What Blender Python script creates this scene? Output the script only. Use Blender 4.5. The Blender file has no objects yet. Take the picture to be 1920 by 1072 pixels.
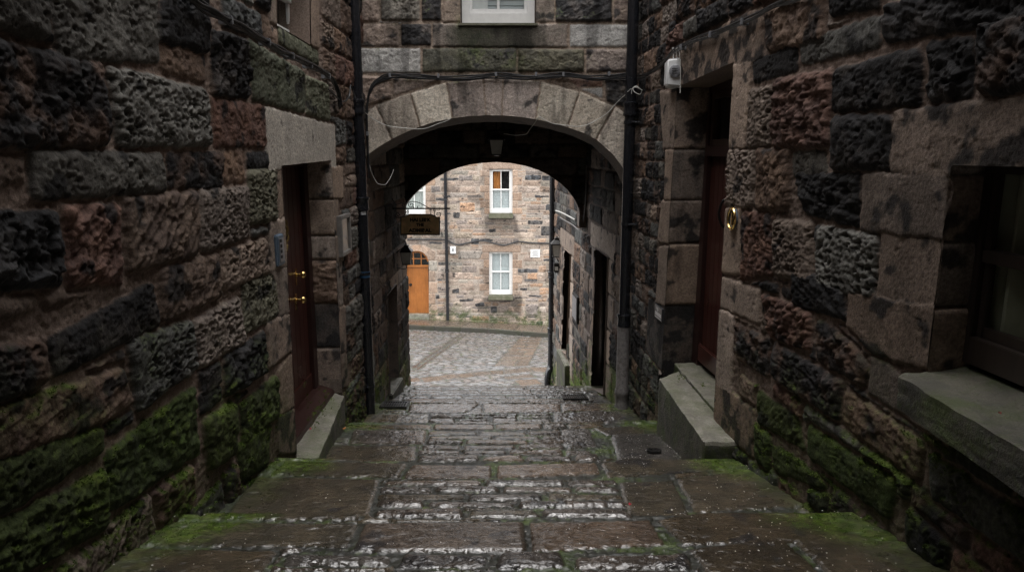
import bpy, bmesh, math, random
import numpy as np
from mathutils import Vector, Matrix
random.seed(7)
SC = bpy.context.scene
COL = SC.collection
R = math.radians
# ------------------------------------------------------------------ camera numbers
F = 1325.0; PIT = R(10.73); CP, SP = math.cos(PIT), math.sin(PIT)
def ray(px, py):
    cx = (px-960)/F; cy = -(py-536)/F
    return np.array([cx, CP+SP*cy, -SP+CP*cy])
class Frame:                       # a wall plane: u along, v up, d out of the wall
    def __init__(s, O, U, V, N):
        s.O, s.U, s.V, s.N = [np.array(a, float) for a in (O, U, V, N)]
        s.U /= np.linalg.norm(s.U); s.N /= np.linalg.norm(s.N)
        s.flip = np.dot(np.cross(s.U, s.V), s.N) < 0
    def px(s, x, y, d=0.0):
        r = ray(x, y); o = s.O + s.N*d
        t = np.dot(o, s.N)/np.dot(r, s.N); p = r*t - s.O
        return (float(np.dot(p, s.U)), float(np.dot(p, s.V)))
    def pt(s, u, v, d=0.0): return s.O + s.U*u + s.V*v + s.N*d
Z3 = (0, 0, 1)
LW = Frame((-1.56, 0, 0), (0, 1, 0), Z3, (1, 0, 0))
RW = Frame((1.81, 0, 0), (-.07, 1, 0), Z3, (-1, -.07, 0))
FW = Frame((0, 7.5, 0), (1, 0, 0), Z3, (0, -1, 0))
AW = Frame((0, 10.3, 0), (1, 0, 0), Z3, (0, -1, 0))
YF = 28.0
FF = Frame((0, YF, 0), (1, 0, 0), Z3, (0, -1, 0))
GF = Frame((0, 0, 0), (1, 0, 0), (0, 1, 0), (0, 0, 1))
def rwx(y): return 1.81-.07*y
# ------------------------------------------------------------------ ground profile
_N = [(3.0, -1.62, .14), (4.36, -1.97, .14), (6.3, -2.48, .13), (7.5, -2.73, .13), (9.85, -3.335, .15), (12.0, -4.12, .15)]
PY, PZ = [-6.0, 1.2], [-1.20, -1.345]
for y, z, dr in _N:
    PY += [y-.035, y-.008, y+.004, y+.014]; PZ += [z+.004, z-.003, z-.03, z-dr]
PY += [14.0, YF, 60]; PZ += [-4.75, -6.86, -8.0]
def zf(y): return np.interp(y, PY, PZ)
def zc(x, y): return np.interp(y, PY, PZ) - .048*(x+1.6)*np.clip((np.asarray(y)-13.5)/14., 0, 1.2)
def gpx(px, py, lo=1.0, hi=40.0):
    r = ray(px, py); ys = np.arange(lo, hi, .004); t = ys/r[1]
    k = np.where(r[2]*t <= zc(r[0]*t, ys))[0]
    i = k[0] if len(k) else len(ys)-1
    return (float(r[0]*t[i]), float(ys[i]))
# ------------------------------------------------------------------ noise
def _h(ix, iy, seed):
    h = (ix.astype(np.uint32)*np.uint32(374761393)) ^ (iy.astype(np.uint32)*np.uint32(668265263)) ^ np.uint32((seed*2246822519) & 0xffffffff)
    h = (h ^ (h >> np.uint32(13)))*np.uint32(1274126177)
    return h ^ (h >> np.uint32(16))
_A = np.linspace(0, 2*np.pi, 64, endpoint=False); _GX, _GY = np.cos(_A), np.sin(_A)
def perlin(x, y, seed=0):
    x0 = np.floor(x).astype(np.int64); y0 = np.floor(y).astype(np.int64)
    fx = x-x0; fy = y-y0
    ux = fx*fx*fx*(fx*(fx*6-15)+10); uy = fy*fy*fy*(fy*(fy*6-15)+10)
    def g(ax, ay):
        k = _h(x0+ax, y0+ay, seed) & np.uint32(63)
        return _GX[k]*(fx-ax)+_GY[k]*(fy-ay)
    a = g(0, 0); b = g(1, 0); c = g(0, 1); d = g(1, 1)
    return ((a+(b-a)*ux)*(1-uy)+(c+(d-c)*ux)*uy)*1.5
def fbm(x, y, o=4, seed=0, gain=.5):
    s = 0; a = 1.0; t = 0
    for k in range(o):
        s = s+a*perlin(x, y, seed+k*31); t += a; a *= gain; x = x*2.03+5.1; y = y*2.03+1.7
    return s/t*1.25
def ridge(x, y, o=3, seed=0):
    s = 0; a = 1.0; t = 0
    for k in range(o):
        s = s+a*(1-2*np.abs(perlin(x, y, seed+k*17))); t += a; a *= .55; x = x*2.1+3; y = y*2.1+8
    return s/t
def worley(x, y, seed=0):
    x0 = np.floor(x); y0 = np.floor(y); f1 = np.full(x.shape, 9.0); f2 = f1.copy(); tl = np.zeros(x.shape)
    for ay in (-1, 0, 1):
        for ax in (-1, 0, 1):
            k = _h((x0+ax).astype(np.int64), (y0+ay).astype(np.int64), seed)
            px_ = x0+ax+(k & np.uint32(255))/255.; py_ = y0+ay+((k >> np.uint32(8)) & np.uint32(255))/255.
            dx, dy = x-px_, y-py_; d = dx*dx+dy*dy
            an = ((k >> np.uint32(16)) & np.uint32(63))
            t = _GX[an]*dx+_GY[an]*dy+((k >> np.uint32(22)) & np.uint32(255))/255.*.7-.35
            n = d < f1
            f2 = np.where(n, f1, np.minimum(f2, d)); tl = np.where(n, t, tl); f1 = np.where(n, d, f1)
    return np.sqrt(f1), np.sqrt(f2), tl
def sstep(a, b, x):
    t = np.clip((x-a)/(b-a), 0, 1); return t*t*(3-2*t)
# ------------------------------------------------------------------ stone kinds
# colA, colB, protrusion, roughness, pits, soot, corner r, edge width
T = {
 'k': ((.040,.038,.039),(.075,.068,.064), .032, .028, .012, .62, .026, .012),
 'K': ((.045,.042,.042),(.16,.105,.08), .034, .028, .014, .42, .026, .012),
 'b': ((.27,.185,.135),(.19,.13,.10), .026, .020, .007, .16, .018, .010),
 'B': ((.25,.185,.145),(.19,.14,.11), .022, .012, .008, .10, .020, .012),
 'r': ((.27,.16,.125),(.19,.115,.095), .030, .024, .010, .16, .020, .011),
 'o': ((.36,.23,.155),(.26,.17,.125), .020, .018, .006, .10, .03, .018),
 'g': ((.165,.16,.145),(.12,.115,.105), .030, .016, .012, .20, .020, .011),
 'G': ((.235,.23,.21),(.17,.165,.15), .028, .010, .040, .14, .020, .010),
 'v': ((.235,.235,.165),(.17,.175,.115), .028, .012, .008, .15, .020, .012),
 'V': ((.28,.28,.21),(.21,.205,.155), .028, .014, .032, .10, .030, .014),
 'l': ((.34,.31,.28),(.27,.24,.21), .016, .006, .004, .10, .016, .010),
 'p': ((.36,.29,.24),(.27,.215,.18), .028, .013, .034, .12, .026, .012),
 'd': ((.46,.365,.295),(.38,.30,.245), .016, .0022, .003, .10, .008, .006),
 'D': ((.37,.285,.23),(.25,.20,.165), .016, .0025, .003, .38, .008, .006),
 'f': ((.27,.21,.172),(.205,.16,.13), .016, .0025, .003, .30, .008, .006),
 'L': ((.74,.71,.65),(.65,.62,.57), .018, .0015, .002, .06, .008, .006),
 'm': ((.09,.118,.04),(.06,.075,.03), .034, .020, .010, .2, .03, .014),
 'e': ((.085,.078,.073),(.12,.10,.088), .014, .0022, .003, .5, .008, .006),
 # paving
 's': ((.078,.062,.042),(.052,.043,.031), .011, .0036, .001, .15, .02, .007),
 'S': ((.115,.085,.063),(.082,.062,.048), .012, .0036, .001, .08, .02, .007),
 'y': ((.074,.060,.050),(.050,.042,.036), .016, .0078, .004, .20, .03, .008),
 'z': ((.085,.075,.066),(.065,.057,.05), .018, .007, .006, .15, .02, .012),
}
def ccw(p):
    p = np.array(p, float); a = 0
    for i in range(len(p)):
        q = p[(i+1) % len(p)]; a += p[i][0]*q[1]-q[0]*p[i][1]
    return p if a > 0 else p[::-1]
def hull(p):
    p = sorted(set((round(float(x), 5), round(float(y), 5)) for x, y in p))
    def half(q):
        o = []
        for r in q:
            while len(o) > 1 and (o[-1][0]-o[-2][0])*(r[1]-o[-2][1])-(o[-1][1]-o[-2][1])*(r[0]-o[-2][0]) <= 0: o.pop()
            o.append(r)
        return o
    return np.array(half(p)[:-1]+half(p[::-1])[:-1])
def poly_sd(p, X, Y, r=0.0):
    acc = 0; mx = -1e9
    for i in range(len(p)):
        a = p[i]; b = p[(i+1) % len(p)]; e = b-a; L = np.hypot(*e)
        if L < 1e-6: continue
        d = ((X-a[0])*e[1]-(Y-a[1])*e[0])/L
        mx = np.maximum(mx, d)
        if r > 0: acc = acc+np.maximum(d+r, 0)**2
    if r > 0: return np.where(mx > -r, np.sqrt(acc)-r, mx)
    return mx
def courses(u0, u1, v0, v1, hr, lr, types, rng, jit=.012, rot=0.0, gap=.012, split=.15):
    out = []; v = v0; c, s = math.cos(rot), math.sin(rot); cu, cv = (u0+u1)/2, (v0+v1)/2
    while v < v1:
        h = rng.uniform(*hr); u = u0-rng.uniform(0, lr[1])
        while u < u1:
            l = rng.uniform(*lr)*(.75+.5*h/hr[1])
            cells = [(u, u+l, v, v+h)]
            if rng.random() < split and h > hr[0]*1.25:
                m = v+h*rng.uniform(.4, .6); cells = [(u, u+l, v, m), (u, u+l, m, v+h)]
            for a, b, e, f in cells:
                g = gap/2
                q = [(a+g, e+g), (b-g, e+g), (b-g, f-g), (a+g, f-g)]
                q = [(x+rng.uniform(-jit, jit), y+rng.uniform(-jit, jit)) for x, y in q]
                if rot: q = [(cu+(x-cu)*c-(y-cv)*s, cv+(x-cu)*s+(y-cv)*c) for x, y in q]
                out.append((q, rng.choice(types)))
            u += l
        v += h
    return out
class Lay:
    def __init__(s): s.items = []
    def add(s, poly, t): s.items.append((ccw(poly), t))
def field(items, us, vs, UX, VY, rscale=1.0):
    best = np.full(UX.shape, 9.0); idx = np.full(UX.shape, -1, int)
    for k, (p, t) in enumerate(items):
        m = .07
        i0, i1 = np.searchsorted(us, [p[:, 0].min()-m, p[:, 0].max()+m])
        j0, j1 = np.searchsorted(vs, [p[:, 1].min()-m, p[:, 1].max()+m])
        if i0 >= i1 or j0 >= j1: continue
        S = (slice(j0, j1), slice(i0, i1))
        sz = min(np.ptp(p[:, 0]), np.ptp(p[:, 1]))
        d = poly_sd(p, UX[S], VY[S], min(T[t][6]*rscale, sz*.3))
        w = d < best[S]
        best[S] = np.where(w, d, best[S]); idx[S] = np.where(w, k, idx[S])
    return best, idx
TUFTS = []
def hf(name, fr, us, vs, explicit, fill, holes=(), parent=None, mat=None, base=None, mossf=None, mossc=((.070,.118,.014),(.135,.185,.032)),
       mortar=(.20,.155,.125), seed=1, warp=.013, wfreq=11.0, gap=.016, tone=1.0, hs=1.0, nf=1.0, hook=None, rs=1.0, mh=-.006, lum=.30, keep=None, dil=0.0, szo=None, mossh=.0025, tufts=0):
    us = np.asarray(us); vs = np.asarray(vs)
    U, V = np.meshgrid(us, vs)
    UX = U+warp*fbm(U*wfreq, V*wfreq, 3, seed+900); VY = V+warp*fbm(U*wfreq+40, V*wfreq+9, 3, seed+950)
    ex = [(hull(p), t) for p, t in explicit]
    sdE, iE = field(ex, us, vs, UX, VY, rs)
    fl = []
    for p, t in fill:
        p = ccw(p); c = p.mean(0); inside = False
        for q, _ in ex:
            if q[:, 0].min() < c[0] < q[:, 0].max() and q[:, 1].min() < c[1] < q[:, 1].max() and poly_sd(q, c[0], c[1]) < 0.0: inside = True; break
        if not inside: fl.append((p, t))
    sdF, iF = field(fl, us, vs, UX, VY, rs)
    sdE = sdE-dil
    sdF = np.maximum(sdF, gap-sdE)
    useE = sdE <= sdF
    sd = np.where(useE, sdE, sdF); idx = np.where(useE, iE, np.where(iF >= 0, iF+len(ex), -1))
    allt = [t for _, t in ex]+[t for _, t in fl]+['d']
    rng = np.random.default_rng(seed)
    n = len(allt); P = [np.array([T[t][k] for t in allt]) for k in range(8)]
    var = rng.uniform(.78, 1.22, n)[:, None]; hue = rng.uniform(-.06, .06, n)[:, None]*np.array([1, 0, -1])
    cA = P[0]*var*(1+hue); cB = P[1]*var*(1+hue)
    sz = np.array([min(np.ptp(p[:, 0]), np.ptp(p[:, 1])) for p, _ in ex+fl]+[.3]); szf = np.clip(sz/.24, .45, 1.1) if szo is None else np.full(n, szo)
    cw = rng.uniform(.15, 1.0, n)**1.0; sw = rng.uniform(0, 1, n)**1.6; an = rng.normal(0, .45, n)
    Hp = P[2]*rng.uniform(.6, 1.3, n)*szf; tl = rng.uniform(-1, 1, (n, 2)); off = rng.uniform(0, 90, (n, 2))
    soot = np.clip(P[5]+rng.uniform(-.12, .12, n), 0, .9)
    Iu, Iv = off[idx, 0], off[idx, 1]
    e = np.where(sd < 0, 1-np.exp(np.minimum(sd, 0)/(P[7][idx]*hs)), 0)
    n1 = fbm(U*4.5*nf+Iu, V*4.5*nf+Iv, 3, seed+1); n2 = fbm(U*17*nf+Iu, V*17*nf+Iv, 4, seed+2, .55)
    ca, sa = np.cos(an)[idx], np.sin(an)[idx]; stt = fbm((U*ca+V*sa)*4*nf+Iu, (V*ca-U*sa)*24*nf+Iv, 4, seed+14, .6); CW, SW = cw[idx], sw[idx]
    rd = ridge(U*9*nf+Iu, V*13*nf+Iv, 3, seed+4)
    pm = sstep(-.25, .35, fbm(U*5+Iv, V*5+Iu, 2, seed+33))
    g1, _, t1 = worley(U*17*nf+Iu+.25*n2, V*20*nf+Iv, seed+60); g2, _, t2 = worley(U*40*nf+Iu, V*44*nf+Iv+.2*n2, seed+61)
    pits = 1.1*sstep(.42, .12, g1)*sstep(-.05, .15, t1)*pm+.75*sstep(.45, .15, g2)*sstep(-.2, .1, t2)*(.35+.65*pm)
    ra = (P[3]*szf)[idx]
    h = mh*hs+.010*hs*fbm(U*24*nf, V*24*nf, 4, seed+6, .6)*(1-e)
    wx, wy = U*12*nf+Iu+.4*n2, V*14*nf+Iv+.4*n1
    f1, f2, tlt = worley(wx, wy, seed+40); fac = tlt*sstep(0, .35, f2-f1)-.5*sstep(.10, 0, f2-f1)
    up = np.zeros(n); up[:] = 1
    h = h+e*hs*(Hp[idx]+ra*(.5*n1+CW*(.65*n2+.15*rd+.7*fac)+SW*.75*stt)-P[4][idx]*pits)
    nm = fbm(U*6+Iu, V*6+Iv, 4, seed+7); nh = fbm(U*40, V*40, 3, seed+8)
    k = sstep(-.35, .35, nm)[..., None]
    c = cA[idx]*(1-k)+cB[idx]*k
    c = c*(1+lum*(.9*CW*n2+.8*SW*stt)+lum*nh+.35*lum*CW*fac)[..., None]
    so = soot[idx]; sm = sstep(-.10, .14, fbm(U*5.5+Iv, V*5.5+Iu, 4, seed+9)-(.55-1.15*so))*.88
    c = c*(1-sm[..., None])+np.array([.030, .029, .030])*sm[..., None]*(1+.3*nh[..., None])
    c = c*(1-.45*np.clip(pits*P[4][idx]/.03, 0, 1)[..., None]*.6)
    mc = np.array(mortar)*(1+.28*fbm(U*3, V*3, 3, seed+12)+.3*nh)[..., None]
    me = sstep(-.006*hs, .003*hs, sd)[..., None]
    c = c*(1-me)+mc*me
    wet = np.zeros_like(U)+.3
    if mossf is not None:
        gv = np.gradient(h, vs, axis=0) if base is None else 0
        mm = mossf(U, V, sd, gv, fbm(U*3.2, V*3.2, 4, seed+20), fbm(U*24, V*24, 3, seed+21))
        mm = np.clip(mm, 0, 1); h = h+mm*mossh*(1+1.5*fbm(U*60, V*60, 2, seed+22))
        q = sstep(-.4, .4, fbm(U*15, V*15, 3, seed+23))[..., None]
        gc = (np.array(mossc[0])*(1-q)+np.array(mossc[1])*q)*(1+.5*nh[..., None])
        c = c*(1-mm[..., None])+gc*mm[..., None]; wet = wet*(1-mm)
    if hook is not None: h, c, wet = hook(U, V, h, c, wet, sd, idx)
    c = np.clip(c*tone, .004, .9)
    B = np.zeros_like(U) if base is None else base(U, V)
    Up, Vp = U.copy(), V.copy(); dele = np.zeros(U.shape, bool)
    for hp in holes:
        hp = ccw(hp); s = poly_sd(hp, U, V); ins = s < 0; dele |= ins
        nb = np.zeros_like(ins)
        nb[1:] |= ~ins[:-1]; nb[:-1] |= ~ins[1:]; nb[:, 1:] |= ~ins[:, :-1]; nb[:, :-1] |= ~ins[:, 1:]
        nb[1:, 1:] |= ~ins[:-1, :-1]; nb[:-1, :-1] |= ~ins[1:, 1:]; nb[1:, :-1] |= ~ins[:-1, 1:]; nb[:-1, 1:] |= ~ins[1:, :-1]
        ed = np.where(ins & nb)
        for j, i in zip(*ed):                      # snap to the nearest edge
            pnt = np.array([U[j, i], V[j, i]]); bd = 9; bp = pnt
            for a in range(len(hp)):
                A = hp[a]; Bq = hp[(a+1) % len(hp)]; ab = Bq-A; t = np.clip(np.dot(pnt-A, ab)/np.dot(ab, ab), 0, 1)
                q = A+ab*t; dd = np.hypot(*(pnt-q))
                if dd < bd: bd, bp = dd, q
            Up[j, i], Vp[j, i] = bp
    W = fr.O+Up[..., None]*fr.U+Vp[..., None]*fr.V+(h+B)[..., None]*fr.N
    if tufts and mossf is not None:
        cand = np.argwhere(mm > .5); pr = (np.gradient(us)[cand[:, 1]]*np.gradient(vs)[cand[:, 0]]); pr = pr*mm[cand[:, 0], cand[:, 1]]**2; pr /= pr.sum()
        for j, i in cand[rng.choice(len(cand), tufts, p=pr)]: TUFTS.append((W[j, i], fr.N))
    nv, nu = U.shape
    ids = np.arange(nv*nu).reshape(nv, nu)
    q = np.stack([ids[:-1, :-1], ids[:-1, 1:], ids[1:, 1:], ids[1:, :-1]], -1).reshape(-1, 4)
    if fr.flip: q = q[:, ::-1]
    if len(holes):
        d = dele.ravel()[q].all(1); q = q[~d]
    if keep is not None:
        kk = keep(U, V).ravel()[q].any(1); q = q[kk]
    loc = np.array(parent.location) if parent else np.zeros(3)
    used = np.zeros(nv*nu, bool); used[q.ravel()] = True; rm = np.cumsum(used)-1; q = rm[q]
    Wf = W.reshape(-1, 3)[used]-loc
    me_ = bpy.data.meshes.new(name)
    me_.vertices.add(len(Wf)); me_.vertices.foreach_set('co', Wf.astype(np.float32).ravel())
    me_.loops.add(q.size); me_.polygons.add(len(q))
    me_.loops.foreach_set('vertex_index', q.astype(np.int32).ravel())
    me_.polygons.foreach_set('loop_start', np.arange(0, q.size, 4, dtype=np.int32))
    me_.polygons.foreach_set('use_smooth', np.ones(len(q), bool))
    me_.update(calc_edges=True)
    at = me_.color_attributes.new('Col', 'FLOAT_COLOR', 'POINT')
    cc = np.concatenate([c, wet[..., None]], -1).reshape(-1, 4)[used]
    at.data.foreach_set('color', cc.astype(np.float32).ravel())
    me_.materials.append(mat)
    o = bpy.data.objects.new(name, me_); COL.objects.link(o)
    if parent: o.parent = parent
    return o
# ------------------------------------------------------------------ tagging
def tag(o, label=None, cat=None, group=None, kind=None):
    if label: o['label'] = label
    if cat: o['category'] = cat
    if group: o['group'] = group
    if kind: o['kind'] = kind
    return o
def thing(name, loc, label, cat, group=None):
    o = bpy.data.objects.new(name, None); o.empty_display_size = .1; COL.objects.link(o); o.location = tuple(loc)
    return tag(o, label, cat, group)
# ------------------------------------------------------------------ mesh builder
class MB:
    def __init__(s): s.v = []; s.f = []
    def _add(s, vs, fs):
        n = len(s.v); s.v += [tuple(map(float, p)) for p in vs]; s.f += [tuple(n+i for i in f) for f in fs]; return s
    def hexa(s, p):   # 8 corners: bottom 4 then top 4
        return s._add(p, [(3,2,1,0),(4,5,6,7),(0,1,5,4),(1,2,6,5),(2,3,7,6),(3,0,4,7)])
    def box(s, fr, u0, u1, v0, v1, d0, d1):
        P = lambda u, v, d: fr.pt(u, v, d)
        return s.hexa([P(u0,v0,d0),P(u1,v0,d0),P(u1,v0,d1),P(u0,v0,d1),P(u0,v1,d0),P(u1,v1,d0),P(u1,v1,d1),P(u0,v1,d1)])
    def prism(s, fr, pts, d0, d1):
        n = len(pts); a = [fr.pt(u, v, d0) for u, v in pts]+[fr.pt(u, v, d1) for u, v in pts]
        return s._add(a, [tuple(range(n))[::-1], tuple(range(n, 2*n))]+[(i, (i+1) % n, n+(i+1) % n, n+i) for i in range(n)])
    def grid(s, p00, p10, p11, p01, nx, ny):
        p00, p10, p11, p01 = [np.array(a, float) for a in (p00, p10, p11, p01)]
        vs = []
        for j in range(ny+1):
            for i in range(nx+1):
                a, b = i/nx, j/ny
                vs.append((p00*(1-a)+p10*a)*(1-b)+(p01*(1-a)+p11*a)*b)
        return s._add(vs, [(j*(nx+1)+i, j*(nx+1)+i+1, (j+1)*(nx+1)+i+1, (j+1)*(nx+1)+i) for j in range(ny) for i in range(nx)])
    def tube(s, pts, r, n=8, smooth=0):
        pts = [Vector(tuple(map(float, p))) for p in pts]
        if smooth: pts = spline(pts, smooth)
        rr = r if isinstance(r, (list, tuple)) else [r]*len(pts)
        vs = []; prev = None
        for i, p in enumerate(pts):
            t = (pts[min(i+1, len(pts)-1)]-pts[max(i-1, 0)]).normalized()
            if prev is None:
                a = Vector((0, 0, 1)) if abs(t.z) < .9 else Vector((1, 0, 0)); x = t.cross(a).normalized()
            else: x = (prev-t*prev.dot(t)).normalized()
            prev = x; y = t.cross(x)
            for k in range(n):
                an = 2*math.pi*k/n; vs.append(p+(x*math.cos(an)+y*math.sin(an))*rr[min(i, len(rr)-1)])
        m = len(pts)
        fs = [(i*n+k, i*n+(k+1) % n, (i+1)*n+(k+1) % n, (i+1)*n+k) for i in range(m-1) for k in range(n)]
        fs += [tuple(range(n))[::-1], tuple(range((m-1)*n, m*n))]
        return s._add(vs, fs)
    def lathe(s, o, ax, prof, n=16):       # prof = (distance along axis, radius)
        o = Vector(tuple(map(float, o))); ax = Vector(tuple(map(float, ax))).normalized()
        return s.tube_r(o, ax, prof, n)
    def tube_r(s, o, ax, prof, n):
        a = Vector((0, 0, 1)) if abs(ax.z) < .9 else Vector((1, 0, 0)); x = ax.cross(a).normalized(); y = ax.cross(x)
        vs = [o+ax*t+(x*math.cos(2*math.pi*k/n)+y*math.sin(2*math.pi*k/n))*r for t, r in prof for k in range(n)]
        m = len(prof)
        fs = [(i*n+k, i*n+(k+1) % n, (i+1)*n+(k+1) % n, (i+1)*n+k) for i in range(m-1) for k in range(n)]
        fs += [tuple(range(n))[::-1], tuple(range((m-1)*n, m*n))]
        return s._add(vs, fs)
    def build(s, name, mat, parent=None, bevel=0, smooth=False, seg=2, rough=0, merge=False, ang=35, side=None, cuts=0):
        bm = bmesh.new(); loc = Vector(parent_loc(parent))
        vs = [bm.verts.new(Vector(p)-loc) for p in s.v]
        for f in s.f:
            try: bm.faces.new([vs[i] for i in f])
            except ValueError: pass
        if merge: bmesh.ops.remove_doubles(bm, verts=bm.verts, dist=1e-4)
        bmesh.ops.recalc_face_normals(bm, faces=bm.faces)
        if cuts: bmesh.ops.subdivide_edges(bm, edges=[e for e in bm.edges ], cuts=cuts, use_grid_fill=True)
        if rough:
            q = np.array([v.co+loc for v in bm.verts])*11
            D = np.stack([fbm(q[:, 1]+q[:, 0]*.3, q[:, 2], 4, 5), fbm(q[:, 0]+q[:, 1]*.3, q[:, 2], 4, 6), fbm(q[:, 0], q[:, 1]+q[:, 2]*.5, 4, 7)], 1)*rough
            for v, dd in zip(bm.verts, D): v.co += Vector(dd)
        if cuts:
            for _ in range(2): bmesh.ops.smooth_vert(bm, verts=bm.verts, factor=.5, use_axis_x=True, use_axis_y=True, use_axis_z=True)
        if bevel and not cuts: bmesh.ops.bevel(bm, geom=[e for e in bm.edges if e.calc_face_angle(0) > .6], offset=bevel, segments=seg, affect='EDGES', clamp_overlap=True)
        me = bpy.data.meshes.new(name); bm.to_mesh(me); bm.free()
        if smooth:
            me.polygons.foreach_set('use_smooth', [True]*len(me.polygons))
            try: me.set_sharp_from_angle(angle=R(ang))
            except Exception: pass
        me.materials.append(mat)
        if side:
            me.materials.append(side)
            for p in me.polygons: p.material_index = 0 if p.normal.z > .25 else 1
        o = bpy.data.objects.new(name, me); COL.objects.link(o)
        if parent: o.parent = parent
        return o
def parent_loc(p):
    l = Vector((0, 0, 0))
    while p is not None: l += p.location; p = p.parent
    return l
def spline(pts, k):
    out = []; n = len(pts)
    for i in range(n-1):
        p0, p1, p2, p3 = pts[max(i-1, 0)], pts[i], pts[i+1], pts[min(i+2, n-1)]
        for j in range(k):
            t = j/k
            out.append(.5*((2*p1)+(p2-p0)*t+(2*p0-5*p1+4*p2-p3)*t*t+(3*p1-p0-3*p2+p3)*t*t*t))
    out.append(pts[-1]); return out
def text_mesh(name, s, size, fr, u, v, d, mat, parent, align='CENTER', depth=.002, sx=1.0, bold=0):
    cu = bpy.data.curves.new(name, 'FONT'); cu.body = s; cu.size = size; cu.align_x = align; cu.align_y = 'CENTER'; cu.extrude = depth; cu.offset = bold
    o = bpy.data.objects.new(name, cu); COL.objects.link(o)
    me = bpy.data.meshes.new_from_object(o); COL.objects.unlink(o); bpy.data.objects.remove(o)
    Uv = Vector(fr.U); 
    if fr.flip: Uv = -Uv
    P = Vector(fr.pt(u, v, d)); Vv = Vector(fr.V); Nv = Vector(fr.N); l = parent_loc(parent)
    for w in me.vertices: w.co = P+Uv*w.co.x*sx+Vv*w.co.y+Nv*w.co.z-l
    me.materials.clear(); me.materials.append(mat)
    o = bpy.data.objects.new(name, me); COL.objects.link(o); o.parent = parent; return o
# ------------------------------------------------------------------ materials
def newmat(name):
    m = bpy.data.materials.new(name); m.use_nodes = True; nt = m.node_tree; return m, nt, nt.nodes['Principled BSDF']
def N(nt, t, **kw):
    n = nt.nodes.new(t)
    for k, v in kw.items():
        if k.startswith('i_'):
            n.inputs[k[2:].replace('_', ' ')].default_value = v
        else: setattr(n, k, v)
    return n
def math_(nt, op, a, b=None):
    n = nt.nodes.new('ShaderNodeMath'); n.operation = op
    for i, x in enumerate((a, b)):
        if x is None: continue
        if isinstance(x, (int, float)): n.inputs[i].default_value = x
        else: nt.links.new(x, n.inputs[i])
    return n.outputs[0]
def noise(nt, co, scale, det=4, rough=.55, dist=0):
    n = N(nt, 'ShaderNodeTexNoise', i_Scale=scale, i_Detail=det, i_Roughness=rough, i_Distortion=dist); nt.links.new(co, n.inputs['Vector']); return n.outputs['Fac']
def ramp(nt, fac, stops):
    r = nt.nodes.new('ShaderNodeValToRGB'); nt.links.new(fac, r.inputs[0]); e = r.color_ramp.elements
    while len(e) < len(stops): e.new(.5)
    for el, (p, c) in zip(e, stops): el.position = p; el.color = (*c, 1) if len(c) == 3 else c
    return r.outputs[0]
def mixc(nt, fac, a, b, bt='MIX'):
    n = nt.nodes.new('ShaderNodeMix'); n.data_type = 'RGBA'; n.blend_type = bt
    for s, x in ((0, fac), (6, a), (7, b)):
        if isinstance(x, (int, float)): n.inputs[s].default_value = x
        elif isinstance(x, tuple): n.inputs[s].default_value = (*x, 1)
        else: nt.links.new(x, n.inputs[s])
    return n.outputs[2]
def bump(nt, h, strength, dist, prev=None):
    b = N(nt, 'ShaderNodeBump', i_Strength=strength, i_Distance=dist); nt.links.new(h, b.inputs['Height'])
    if prev is not None: nt.links.new(prev, b.inputs['Normal'])
    return b.outputs[0]
def m_attr(name, r0, r1, fine=1.0, b1=.6, b2=.5, spec=.5, streak=False, con=1.0):
    m, nt, p = newmat(name); L = nt.links
    at = N(nt, 'ShaderNodeAttribute', attribute_name='Col'); tc = N(nt, 'ShaderNodeTexCoord').outputs['Object']
    n1 = noise(nt, tc, 75*fine, 6, .65); n2 = noise(nt, tc, 240*fine, 3, .6); n3 = noise(nt, tc, 9*fine, 5, .6)
    s = math_(nt, 'ADD', math_(nt, 'MULTIPLY', n1, 2.0*con), math_(nt, 'MULTIPLY', n2, 1.1*con)); s = math_(nt, 'MAXIMUM', math_(nt, 'ADD', s, 1-1.55*con), .25)
    cs = N(nt, 'ShaderNodeCombineColor'); [L.new(s, cs.inputs[i]) for i in range(3)]
    L.new(mixc(nt, 1.0, at.outputs['Color'], cs.outputs[0], 'MULTIPLY'), p.inputs['Base Color'])
    rr = ramp(nt, n3, [(.35, (r0,)*3), (.65, (r1,)*3)])
    al = math_(nt, 'MULTIPLY', at.outputs['Alpha'], 1.0)
    L.new(math_(nt, 'ADD', math_(nt, 'MULTIPLY', rr, al), math_(nt, 'MULTIPLY', math_(nt, 'SUBTRACT', 1.0, al), .92)) if not streak else rr, p.inputs['Roughness'])
    if streak:
        L.new(math_(nt, 'ADD', rr, math_(nt, 'MULTIPLY', math_(nt, 'SUBTRACT', 1.0, al), .5)), p.inputs['Roughness'])
        mp = N(nt, 'ShaderNodeMapping'); mp.inputs['Scale'].default_value = (13, 24, 13); L.new(tc, mp.inputs[0])
        n4 = noise(nt, mp.outputs[0], 1.0*fine, 4, .6, .6)
        nb = bump(nt, n4, .9, .014)
        nb = bump(nt, n1, b1, .006, nb)
    else:
        nb = bump(nt, n1, b1, .0045)
    nb = bump(nt, n2, b2, .0018, nb)
    L.new(nb, p.inputs['Normal']); p.inputs['Specular IOR Level'].default_value = spec
    return m
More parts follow.
